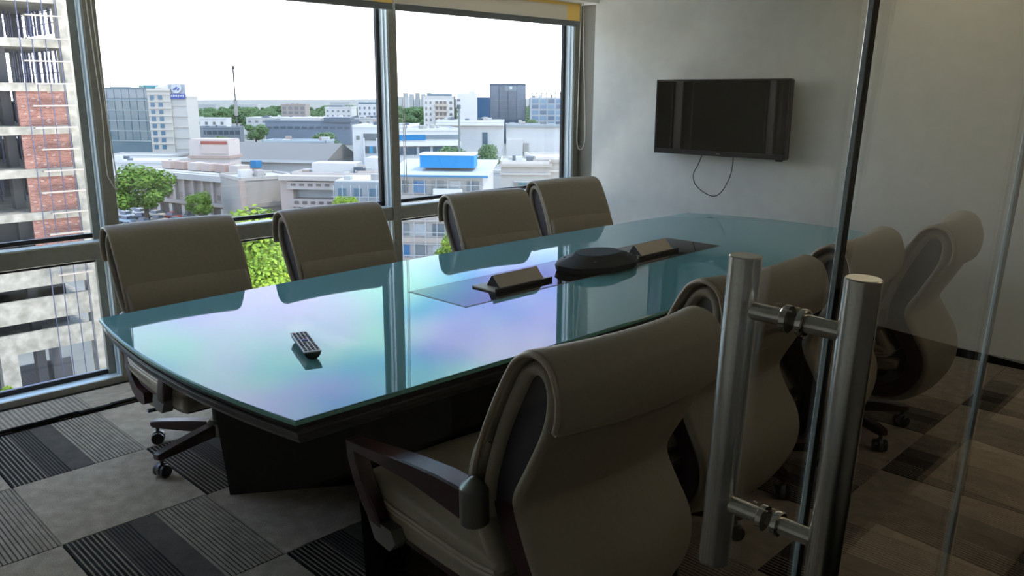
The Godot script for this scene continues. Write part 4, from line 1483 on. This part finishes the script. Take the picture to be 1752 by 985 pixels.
func _city_middle() -> void:
	var s := house("grey_shed", "wide grey pitched-roof shed behind the beige buildings", Vector2(128.0, -239.0), 47.0, -19.2, -58.0, 22.0, "#d9d6d2", {"parapet": false})
	var g := Geo.new()
	g.prism(PackedVector2Array([Vector2(1.0, 6.8), Vector2(-23.0, 6.8), Vector2(-11.0, 11.4)]), -24.0, 24.0)
	part("pitched_roof", g.mesh(), paint("#918e8a"), s)
	part("valance", bx(Vector3(47.6, 0.8, 0.4), 0.0, Vector3(0, 6.4, 1.0)), paint("#efefec"), s)
	var r := house("roof_cabin_building", "pink-and-white rooftop cabin with a rust-red panel above the pilaster building", Vector2(106.5, -226.4), 11.5, -12.0, -50.0, 8.0, "#e9dcd5", {"parapet": false, "roof": "#d8c6be"})
	part("panel", bx(Vector3(7.4, 3.0, 0.3), 0.0, Vector3(1.6, 11.7, 0.05)), paint("#e6d5cd"), r)
	part("panel_band", bx(Vector3(7.6, 0.9, 0.4), 0.0, Vector3(1.6, 13.3, 0.05)), paint("#b96a5b"), r)
	part("plinth", bx(Vector3(12.5, 0.7, 9.0), 0.0, Vector3(0, 9.3, -4.0)), paint("#cdb3a6"), r)
	var bl := house("blue_strip_building", "low building with a bright blue strip and pale roof beyond the grey shed", Vector2(149.0, -252.0), 22.0, -15.4, -50.0, 10.0, "#c9d6dc", {"clutter": 4, "roof": "#e4e8ea", "win": [[1, 6, 1.3, 2.0, 0.6, 0.9, "#5d93a8", -2.0, 10.5]]})
	part("blue_strip", bx(Vector3(8.0, 1.6, 0.4), 0.0, Vector3(-6.8, 9.4, 0.1)), paint("#1684c4"), bl)
	# white office with blue panels, cut by the middle window post
	var w := house("white_blue_office", "white office with bright blue panels behind the middle window post", Vector2(157.0, -214.0), 17.5, -9.4, -50.0, 20.0, "#f2f3f2", {"clutter": 8, "trim": "#ffffff", "roof": "#f2f2f0"})
	for k in 3:
		part("ribbon_window", bx(Vector3(13.6, 2.2, 0.3), 0.0, Vector3(1.6, 13.6 - 4.0 * k, 0.05)), paint("#65737d", 0.2), w)
	part("blue_panel", bx(Vector3(5.5, 2.3, 0.4), 0.0, Vector3(5.6, 13.6, 0.1)), paint("#1196dc"), w)
	for k in 3:
		part("blue_panel", bx(Vector3(1.1 + 0.4 * k, 2.2, 0.4), 0.0, Vector3(-2.8 + 3.4 * k, 9.6 - 4.0 * (k % 2), 0.1)), paint("#3fa9d8"), w)
	for k in 4:
		part("post", bx(Vector3(0.5, 9.5, 0.5), 0.0, Vector3(-5.0 + 4.2 * k, 8.6, 0.2)), paint("#ffffff"), w)
	part("window", bx(Vector3(1.0, 1.3, 0.3), 0.0, Vector3(-7.0, 13.4, 0.05)), paint("#7d8d86", 0.3), w)
	var w2 := house("blue_fascia_office", "white low office with long blue fascia right of the middle window post", Vector2(166.7, -203.3), 22.0, -10.4, -30.0, 18.0, "#eef1f2", {"clutter": 8, "of": w, "roof": "#eceeee", "trim": "#f5f6f6"})
	part("blue_fascia", bx(Vector3(10.5, 1.7, 0.4), 0.0, Vector3(-5.2, 13.6, 0.1)), paint("#1189cc"), w2)
	part("ribbon_window", bx(Vector3(10.5, 1.3, 0.3), 0.0, Vector3(5.4, 13.7, 0.05)), paint("#8196a3", 0.2), w2)
	part("canopy", bx(Vector3(22.6, 1.2, 1.6), 0.0, Vector3(0, 11.6, 0.4)), paint("#ffffff"), w2)
	for k in 5:
		part("window", bx(Vector3(3.4, 2.4, 0.3), 0.0, Vector3(-8.8 + 4.3 * k, 9.5, 0.05)), paint("#5b7285", 0.2), w2)
	# dark hall and the hazy cluster behind
	var dk := house("dark_hall", "long dark blue-grey hall with a small white gable behind the shed", Vector2(239.0, -389.5), 46.0, -14.2, -48.0, 20.0, "#8391a1", {"clutter": 8, "roof": "#8b959d", "win": [[1, 12, 3.0, 3.0, 0.7, 1.2, "#66727f"]]})
	add_box(dk, "gable_roof", Vector3(22, 2.4, 10), Vector3(-4, 11.6, -6), "#e4e2de")
	add_box(dk, "roof_block", Vector3(14, 2.6, 10), Vector3(16, 11.6, -4), "#74808d")
	house("beige_frame_house", "beige concrete-framed house on the skyline in the middle window", Vector2(345.6, -583.0), 18.8, -9.0, -45.3, 15.0, "#b5aba1", {"clutter": 4, "win": [[3, 4, 2.2, 3.4, 0.6, 2.0, "#6f7580"]]})
	var wc := house("white_skyline_house", "white house with dark rooftop sheds on the skyline left of the middle post", Vector2(324.0, -488.3), 18.0, -9.4, -45.0, 20.0, "#ecebe7", {"clutter": 5, "roof": "#d5d2cc", "win": [[2, 5, 2.0, 3.4, 0.4, 1.4, "#8a9099"]]})
	add_box(wc, "roof_shed", Vector3(9, 1.8, 8), Vector3(-2, 16.6, -6), "#8d949c")
	var wd := house("white_skyline_apartments", "white apartments with teal roof sheds touching the middle post", Vector2(328.5, -455.5), 19.0, -7.0, -46.0, 20.0, "#f0efec", {"clutter": 5, "roof": "#d9dbd9", "win": [[2, 6, 2.0, 3.6, 0.4, 1.5, "#64748a"]]})
	add_box(wd, "roof_shed", Vector3(12, 1.7, 8), Vector3(-3, 19.0, -5), "#56788a")
	house("white_terrace", "white stepped terrace below the skyline houses in the middle window", Vector2(268.0, -398.0), 40.0, -13.4, -46.0, 20.0, "#e9e6e0", {"clutter": 14, "roof": "#dfdcd6", "win": [[1, 9, 2.0, 3.0, 0.35, 1.1, "#9a9288"]]})
	house("pale_terrace", "pale low roofs in front of the skyline trees in the middle window", Vector2(275.0, -470.0), 54.0, -15.2, -45.0, 24.0, "#e2e2de", {"clutter": 16, "roof": "#eceae6", "win": [[1, 12, 1.8, 3.0, 0.4, 1.2, "#8f969b"]]})
	var lo := house("white_low_sheds", "low white sheds at the tree's foot left of the pilaster building", Vector2(91.0, -241.0), 20.0, -18.4, -50.0, 14.0, "#f2f2f0", {"clutter": 4, "roof": "#f4f4f2"})
	add_box(lo, "lean_to", Vector3(16, 3.2, 6), Vector3(-2, 0, 5.0), "#dcdad6")
	house("grey_low_sheds", "low grey-roofed shed between the glass office block and the beige building", Vector2(101.0, -267.0), 22.0, -18.9, -50.0, 14.0, "#cfcdc9", {"roof": "#c9c7c4"})
	# mast
	var m := thing("radio_mast", "thin lattice radio mast rising above the skyline in the middle window", "mast", Vector3(244.5, -26, -479.0))
	g = Geo.new()
	g.box(Vector3(0.65, 42.5, 0.65), Vector3(0, 21.2, 0))
	for k in 9:
		g.box(Vector3(0.9, 0.3, 0.9), Vector3(0, 17 + 2.8 * k, 0))
	part("mast_pole", g.mesh(), paint("#5c5f62"), m)
	g = Geo.new()
	g.box(Vector3(1.3, 2.2, 1.3), Vector3(0, 41.5, 0), 0.3)
	part("antenna_head", g.mesh(), paint("#4d4f52"), m)
	g = Geo.new()
	g.box(Vector3(1.6, 9, 1.6), Vector3(0, 17.5, 0))
	part("mast_base", g.mesh(), paint("#a5a5a3"), m)
	# hazy far towers between the posts
	for k in 5:
		house("far_tower", ["pale far tower slab against the middle window post", "second pale far tower slab from the middle window post", "third pale far tower slab from the middle window post, slightly darker", "fourth pale far tower slab from the middle window post", "pale far tower slab next to the white apartment block"][k], Vector2(957.0 + 7.6 * k, -1222.0 + 7.6 * k), 7.4, -1.5 - 1.2 * (k % 2), -45.0, 14.0, ["#cfd2d2", "#d6d8d8", "#c2c6c7"][k % 3], {"group": "", "fins": [[3, 1.0, 22.0, 0.5, "#b5babb", 0.2]]})
	# far white specks along the horizon in the middle window
	for k in 7:
		house("far_block", ["tiny pale block on the horizon just right of the cream tower", "tiny pale block on the horizon left of the radio mast", "tiny pale block on the horizon behind the radio mast", "tiny pale block on the horizon right of the radio mast", "tiny pale block on the horizon left of the beige frame house", "tiny pale twin towers above the beige frame house", "tiny pale block above the white skyline house"][k], [Vector2(365, -905), Vector2(420, -890), Vector2(470, -900), Vector2(530, -880), Vector2(600, -900), Vector2(640, -870), Vector2(660, -850)][k], [26.0, 20.0, 30.0, 22.0, 24.0, 9.0, 16.0][k], [-14.5, -13.5, -14.0, -15.0, -12.0, -6.5, -5.0][k], -45.0, 14.0, ["#d2d4d3", "#c6c9c9", "#dadbd9"][k % 3])


func _city_right() -> void:
	var a := house("white_apartment_block", "white apartment block with beige balconies and blue roof screens in the right window", Vector2(279.4, -329.4), 15.5, -1.2, -45.0, 16.0, "#f1efea", {"clutter": 4, "roof": "#d5d5d0", "win": [[5, 2, 2.6, 2.9, 0.4, 1.3, "#8b8a86", -7.5, -3.0], [5, 1, 2.6, 2.9, 0.5, 1.3, "#6c7075", 5.0, 7.6]]})
	for r in 5:
		part("balcony", bx(Vector3(6.6, 1.0, 1.2), 0.0, Vector3(1.2, 21.0 - 2.9 * r, 0.5)), paint("#d9cdbf"), a)
		for c in 3:
			part("balcony_door", bx(Vector3(1.5, 1.5, 0.3), 0.0, Vector3(-0.9 + 2.1 * c, 22.3 - 2.9 * r, 0.05)), paint("#857b73", 0.4), a)
	add_box(a, "roof_screen", Vector3(12.5, 1.7, 5), Vector3(0.4, 25.0, -3), "#7991a0")
	add_box(a, "antenna", Vector3(0.2, 4.2, 0.2), Vector3(-7.0, 24.8, -1), "#8f8f8f")
	var b := house("plain_white_block", "blank white block with a column of small dark windows beside the white apartments", Vector2(291.6, -321.0), 10.5, 0.9, -43.0, 16.0, "#f7f6f3", {"parapet": false, "win": [[5, 1, 3.4, 2.9, 0.6, 1.1, "#6c7682", -5.6, -3.2]]})
	add_box(b, "roof_tank", Vector3(3, 1.2, 3), Vector3(2.5, 26.9, -3), "#e9e9e6")
	house("blue_glass_block", "small deep-blue glass block left of the dark glass tower", Vector2(366.1, -389.1), 10.0, -1.8, -45.3, 20.0, "#2a628c", {"parapet": false, "roof": "#d5dcdf"})
	var lk := house("balcony_link", "white balconied link between the blue block and the dark glass tower", Vector2(375.0, -381.0), 4.0, -6.0, -45.0, 16.0, "#dfe3e6", {"parapet": false, "bands": [[4, 0.6, 2.9, 1.0, "#f4f4f2", 0.3]]})
	part("dark_recess", bx(Vector3(3.6, 11, 0.2), 0.0, Vector3(0, 13.5, 0.0)), paint("#6d7f92"), lk)
	var d := house("dark_glass_tower", "dark blue-grey glass office tower in the right window", Vector2(328.2, -327.8), 20.0, 6.0, -45.1, 25.0, "#485f79", {"parapet": false, "roof": "#55697e"})
	for k in 4:
		part("glass_field", bx(Vector3(4.6, 18.5, 0.3), 0.0, Vector3(-7.3 + 4.9 * k, 22.0, 0.05)), paint(["#4e657e", "#3f5871", "#425d78", "#5a728a"][k], 0.25), d)
	for r in 6:
		part("joint", bx(Vector3(19.6, 0.12, 0.1), 0.0, Vector3(0, 14.5 + 2.9 * r, 0.22)), paint("#6b8198"), d)
	part("sign_board", bx(Vector3(6.4, 2.6, 0.3), 0.0, Vector3(1.6, 29.6, 0.3)), paint("#8b99a3"), d)
	part("sign_emblem", bx(Vector3(1.6, 1.6, 0.3), 0.2, Vector3(1.6, 29.8, 0.5)), paint("#dfe4e4"), d)
	var fr := house("frame_office", "half-clad concrete frame office with blue glazing right of the dark tower", Vector2(333.0, -300.0), 22.0, -1.2, -45.0, 25.0, "#c5cbce", {"clutter": 3, "parapet": false})
	for r in 5:
		for c in 5:
			part("window", bx(Vector3(3.5, 2.1, 0.3), 0.0, Vector3(-8.4 + 4.3 * c, 23.0 - 2.95 * r, 0.05)), paint(["#5a86a8", "#44678a", "#6a94b2"][(r + 2 * c) % 3], 0.25), fr)
	for c in 9:
		part("roof_post", bx(Vector3(0.5, 3.0 + (c % 3), 0.5), 0.0, Vector3(-10 + 2.5 * c, 26.4, -2 - (c % 2))), paint("#aab0b2"), fr)
	part("roof_beam", bx(Vector3(20, 0.5, 0.5), 0.0, Vector3(0, 27.0, -2)), paint("#bfc4c4"), fr)
	# white industrial sheds
	var w := house("white_hall_left", "white flat-roofed hall with one tall teal window below the white apartments", Vector2(203.0, -222.0), 24.4, -9.0, -45.0, 12.0, "#f3f2ef", {"clutter": 8, "roof": "#f0efec", "trim": "#f5f5f3"})
	part("window", bx(Vector3(1.9, 5.2, 0.3), 0.0, Vector3(5.4, 10.8, 0.05)), paint("#4d6f80", 0.3), w)
	part("roof_edge", bx(Vector3(24.6, 0.7, 2), 0.0, Vector3(0, 16.2, 0.8)), paint("#fafaf8"), w)
	part("duct", bx(Vector3(3.0, 1.2, 0.4), 0.0, Vector3(-5.0, 13.0, 0.2)), paint("#b7b7b2"), w)
	var v := house("white_hall_right", "large white windowless hall with grey roof edge behind the corner chair", Vector2(223.0, -204.5), 27.0, -10.4, -45.0, 12.0, "#f3f2f0", {"clutter": 8, "trim": "#c9cfd1", "roof": "#dfe3e4"})
	part("roof_edge", bx(Vector3(27.2, 0.8, 1.0), 0.0, Vector3(0, 15.6, 0.3)), paint("#aeb7ba"), v)
	for k in 4:
		part("vent", bx(Vector3(0.8, 1.0, 0.3), 0.0, Vector3(-9.0 + 2.0 * k, 6.0, 0.05)), paint("#a9a49c"), v)
	part("annex", bx(Vector3(6.0, 11.0, 2.4), 0.0, Vector3(-10.4, 5.5, 1.2)), paint("#efeeeb"), v)
	part("downpipe", bx(Vector3(2.0, 6.0, 0.6), 0.0, Vector3(-6.2, 6.5, 0.4)), paint("#b9bab4"), v)
	var ba := house("white_low_roofs", "pale flat roofs below the trees in the right window", Vector2(146.0, -152.0), 30.0, -18.6, -45.0, 12.0, "#efece6", {"clutter": 9, "roof": "#f2f0ec"})
	part("window", bx(Vector3(2, 1.2, 0.3), 0.0, Vector3(-6, 5.4, 0.05)), paint("#9a958c", 0.3), ba)
	add_box(ba, "roof_unit", Vector3(2.4, 1.4, 2.4), Vector3(-2, 7.6, -6), "#d8d6d0")
	var h := house("cream_villa", "cream stone villa with cornices and a teal-paned window behind the last two window-side chairs", Vector2(127.0, -121.5), 10.5, -13.4, -46.0, 14.0, "#e4ddd2", {"clutter": 4, "trim": "#efe9e0", "roof": "#e7e2da"})
	part("cornice", bx(Vector3(11.4, 0.6, 1.4), 0.0, Vector3(0, 12.4, 0.3)), paint("#d5ccc0"), h)
	part("ledge", bx(Vector3(10.9, 0.4, 0.9), 0.0, Vector3(0, 10.6, 0.2)), paint("#efe8de"), h)
	var fr2 := part("window_frame", bx(Vector3(3.2, 3.0, 0.4), 0.0, Vector3(-0.8, 7.6, 0.05)), paint("#f0ebe3"), h)
	part("pane", bx(Vector3(2.4, 2.5, 0.3), 0.0, Vector3(-0.4, 7.5, 0.2)), paint("#5d8489", 0.15), fr2)
	part("shutter", bx(Vector3(0.9, 2.6, 0.3), 0.0, Vector3(-2.0, 7.5, 0.2)), paint("#a39a8d"), fr2)
	var h2 := house("cream_villa_wing", "cream stone wing of the villa nearest the window jamb", Vector2(136.5, -119.0), 13.0, -12.8, -38.0, 14.0, "#e6dfd5", {"of": h, "trim": "#f0eae2", "roof": "#e9e4dd"})
	part("cornice", bx(Vector3(13.8, 0.6, 1.4), 0.0, Vector3(0, 13.0, 0.3)), paint("#c9c0b4"), h2)
	part("ledge", bx(Vector3(13.4, 0.4, 0.9), 0.0, Vector3(0, 10.8, 0.2)), paint("#efe8de"), h2)
	part("window", bx(Vector3(4.6, 3.0, 0.4), 0.0, Vector3(1.6, 7.4, 0.05)), paint("#6d9196", 0.15), h2)
	# scaffolded block with the bright blue penthouse
	var s := house("scaffolded_block", "white block wrapped in scaffolding under a bright blue rooftop box in the right window", Vector2(75.5, -89.5), 13.0, -9.8, -50.0, 14.0, "#cfd0d0", {"parapet": false, "roof": "#eceeee"})
	var g := Geo.new()
	g.prism(PackedVector2Array([Vector2(1.6, 16.0), Vector2(-13, 16.9), Vector2(-13, 17.3), Vector2(1.6, 16.3)]), -7.2, 7.4)
	part("roof_sheet", g.mesh(), paint("#dfe7ea"), s)
	part("roof_trim", bx(Vector3(14.6, 0.22, 0.2), 0.0, Vector3(0.1, 16.05, 1.65)), paint("#2f86bd"), s)
	add_box(s, "blue_box", Vector3(7.8, 1.75, 4), Vector3(1.2, 17.0, -3.0), "#0d8fd6")
	add_box(s, "box_cap", Vector3(7.9, 0.25, 4.1), Vector3(1.2, 18.75, -3.0), "#f5f6f6")
	for r in 5:
		part("floor_band", bx(Vector3(13.3, 0.8, 0.6), 0.0, Vector3(0, 12.9 - 3.1 * r, 0.2)), paint("#d9cdc2"), s)
		for c in 5:
			part("window", bx(Vector3(1.7, 1.7, 0.3), 0.0, Vector3(-5.1 + 2.55 * c, 14.4 - 3.1 * r, 0.05)), paint(["#6d7f8d", "#4b8cc4", "#8d999f", "#c9d3d8"][(3 * r + c) % 4], 0.25), s)
	for c in 9:
		part("scaffold_pole", bx(Vector3(0.1, 15.6, 0.1), 0.0, Vector3(-6.6 + 1.65 * c, 7.8, 1.3)), paint("#c7ccd0"), s)
	for r in 9:
		part("scaffold_rail", bx(Vector3(13.6, 0.09, 0.1), 0.0, Vector3(0, 1.2 + 1.7 * r, 1.3)), paint("#d3d6d8"), s)
	part("tarpaulin", bx(Vector3(4.2, 2.2, 0.5), 0.12, Vector3(1.6, 13.2, 1.2)), paint("#f2f2f0"), s)
	part("blue_sheet", bx(Vector3(3.0, 0.7, 0.3), 0.1, Vector3(4.4, 12.2, 1.2)), paint("#2f8fd0"), s)
	var l := house("scaffolded_annex", "low scaffolded white annex just left of the middle window post", Vector2(82.5, -117.0), 11.0, -13.6, -50.0, 10.0, "#b7bec2", {"clutter": 5, "roof": "#f2f2f0", "parapet": false, "win": [[3, 4, 1.8, 2.6, 0.5, 1.4, "#7896a8"]]})
	for c in 8:
		part("scaffold_pole", bx(Vector3(0.1, 12.0, 0.1), 0.0, Vector3(-5.3 + 1.5 * c, 6.0, 1.2)), paint("#e6e9ea"), l)
	for r in 4:
		part("scaffold_rail", bx(Vector3(11.4, 0.09, 0.1), 0.0, Vector3(0, 2.8 + 2.4 * r, 1.2)), paint("#e2e4e6"), l)
	# street light pole
	var p := thing("lamp_pole", "tall grey floodlight pole standing in front of the white halls", "pole", Vector3(122.0, -26, -137.0))
	g = Geo.new()
	g.lathe([Vector2(0.0005, 0), Vector2(0.32, 0), Vector2(0.2, 24.2), Vector2(0.0005, 24.2)], 10)
	part("pole_shaft", g.mesh(), paint("#8c9795"), p)
	part("lamp_head", bx(Vector3(0.7, 0.9, 0.7), 0.1, Vector3(0, 24.4, 0)), paint("#5f6f72"), p)
	part("crossarm", bx(Vector3(2.6, 0.25, 0.4), 0.0, Vector3(0.6, 13.6, 0)), paint("#7d8b94"), p)


func _trees() -> void:
	tree("bright green bushy tree left of the pilaster building", Vector2(67.6, -175.4), 15.5, -13.2, "leaf")
	tree("smaller green tree leaning against the pilaster building's corner", Vector2(73.6, -163.0), 6.0, -18.2, "leaf")
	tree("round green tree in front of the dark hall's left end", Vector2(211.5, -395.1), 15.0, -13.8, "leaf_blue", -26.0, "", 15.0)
	tree("bright green treetop behind the rooftop cabin", Vector2(136.5, -277.0), 10.0, -13.6, "leaf")
	tree("green tree in front of the white-and-blue office, left half", Vector2(160.1, -183.4), 12.0, -12.6, "leaf_blue")
	tree("green tree in front of the white halls, right of the floodlight pole", Vector2(166.0, -173.0), 11.0, -12.6, "leaf_blue")
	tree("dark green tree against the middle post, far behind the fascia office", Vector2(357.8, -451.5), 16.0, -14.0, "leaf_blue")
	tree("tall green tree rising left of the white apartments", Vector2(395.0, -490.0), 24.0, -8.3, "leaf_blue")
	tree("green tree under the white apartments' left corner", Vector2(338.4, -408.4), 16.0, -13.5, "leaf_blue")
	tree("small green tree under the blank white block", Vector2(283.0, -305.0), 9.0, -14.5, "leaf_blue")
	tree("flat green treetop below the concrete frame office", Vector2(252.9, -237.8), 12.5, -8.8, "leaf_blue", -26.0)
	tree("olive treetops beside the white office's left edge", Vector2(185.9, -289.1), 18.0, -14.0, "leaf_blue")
	tree("big yellow-green treetop right outside, between the first two window-side chairs", Vector2(31.0, -57.0), 8.2, -6.8, "leaf_pale")
	tree("yellow-green treetop outside, low behind the gap between the chairs", Vector2(26.8, -50.0), 6.0, -8.8, "leaf_pale")
	tree("yellow-green treetop below the scaffolded block", Vector2(52.5, -60.5), 4.6, -11.6, "leaf_pale")
	tree("small yellow-green treetop peeping over the second chair's corner", Vector2(59.0, -88.0), 4.2, -10.9, "leaf_pale")
	tree("yellow-green shrub at the foot of the concrete tower, left edge", Vector2(13.6, -64.2), 2.2, -18.8, "leaf_pale", -26.0, "", 0.0, "shrub")
	tree("small yellow-green shrub at the foot of the concrete tower's pier", Vector2(15.9, -62.1), 1.5, -18.8, "leaf_pale", -26.0, "", 0.0, "shrub")
	tree("small yellow-green shrub at the concrete tower's right end", Vector2(18.9, -59.4), 1.0, -17.6, "leaf_pale", -26.0, "", 0.0, "shrub")
	# woods along the horizon
	var rng := RandomNumberGenerator.new()
	rng.seed = 23
	var mm := MultiMesh.new()
	mm.transform_format = MultiMesh.TRANSFORM_3D
	mm.mesh = crowns[1]
	mm.instance_count = 260
	for k in 260:
		var s := float(k) / 260
		var dist := rng.randf_range(680, 1050)
		var ang := deg_to_rad(lerpf(38, 72, s) + rng.randf_range(-1, 1))
		var r := rng.randf_range(8, 15)
		mm.set_instance_transform(k, Transform3D(Basis(Vector3.UP, rng.randf() * TAU).scaled(Vector3(r, r * 0.62, r)), Vector3(cos(ang) * dist, -22.0 + rng.randf_range(-1.5, 2.0), -sin(ang) * dist)))
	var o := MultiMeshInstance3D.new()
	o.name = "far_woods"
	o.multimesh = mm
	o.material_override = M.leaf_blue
	o.set_meta("kind", "stuff")
	add_child(o, true)
	tag(o, "hazy belt of woods along the horizon", "woods")
	# tall trees to the left of the tower, which the television mirrors
	var mm2 := MultiMesh.new()
	mm2.transform_format = MultiMesh.TRANSFORM_3D
	mm2.mesh = crowns[0]
	mm2.instance_count = 26
	for k in 26:
		var r := rng.randf_range(9, 14)
		mm2.set_instance_transform(k, Transform3D(Basis(Vector3.UP, rng.randf() * TAU).scaled(Vector3(r, r, r)), Vector3(-62.0 + rng.randf_range(-22, 14), -16 + 5.2 * (k % 6), -34.0 - 2.0 * k + rng.randf_range(-4, 4))))
	var o2 := MultiMeshInstance3D.new()
	o2.name = "hillside_trees"
	o2.multimesh = mm2
	o2.material_override = M.leaf_deep
	o2.set_meta("kind", "stuff")
	add_child(o2, true)
	tag(o2, "wooded slope left of the concrete tower, seen mirrored in the television", "woods")


func _cars() -> void:
	# parked cars in the street below the green tree
	var t := thing("parked_car", "", "car")
	var g := Geo.new()
	g.box(Vector3(4.2, 0.75, 1.7), Vector3(0, 0.72, 0), 0.2)
	part("body", g.mesh(), paint("#f0f0f0", 0.3), t)
	g = Geo.new()
	var r := []
	for e in [[0.0, 1.0], [0.58, 0.74]]:
		var ring := PackedVector3Array()
		for q in [[-1.25, -0.78], [1.0, -0.78], [1.0, 0.78], [-1.25, 0.78]]:
			ring.append(Vector3(q[0] * e[1] - 0.15, 1.08 + e[0], q[1] * e[1]))
		r.append(ring)
	g.rings(r, 20.0)
	part("cabin", g.mesh(), paint("#55606a", 0.2), t)
	part("car_roof", bx(Vector3(1.6, 0.08, 1.12), 0.02, Vector3(-0.24, 1.68, 0)), paint("#f0f0f0", 0.3), t)
	g = Geo.new()
	g.lathe([Vector2(0.0005, -0.1), Vector2(0.33, -0.1), Vector2(0.33, 0.1), Vector2(0.0005, 0.1)], 12, Transform3D(Basis(Vector3.RIGHT, PI / 2), Vector3.ZERO))
	for x in [-1.3, 1.3]:
		for z in [-0.78, 0.78]:
			part("wheel", g.mesh(), M.black, t, Vector3(x, 0.33, z))
	var spots := []
	for k in 12:
		var n := Vector3(-0.97, 0, 0.242)
		var along := Vector3(0.242, 0, 0.970)
		spots.append(Vector3(79.8, 0, -175.6) + n * (4.6 + 4.4 * (k % 3)) + along * (-15.0 + 5.6 * (k / 3) + 1.2 * (k % 3)))
	var cols := ["#f8f8f8", "#d4d6d8", "#8f959b", "#f4ecd6", "#3f4750", "#cfe2f0", "#b54a3c", "#d9c8ac", "#a58a72", "#202226", "#6f7a86", "#d9c23a"]
	var names := ["white", "silver-grey", "mid grey", "cream", "dark slate", "pale blue", "rust red", "beige", "light brown", "black", "blue-grey", "yellow"]
	for k in spots.size():
		var c := t
		if k > 0:
			c = t.duplicate()
			c.name = numbered("parked_car")
			add_child(c, true)
		c.position = spots[k] + Vector3(0, -26.0, 0)
		c.rotation.y = deg_to_rad(-76.0)
		c.get_node("body").material_override = paint(cols[k], 0.3)
		c.get_node("car_roof").material_override = paint(cols[k], 0.3)
		tag(c, names[k] + " car, the only one of its colour, parked beside the bright green tree", "car", "cars parked in the street below")
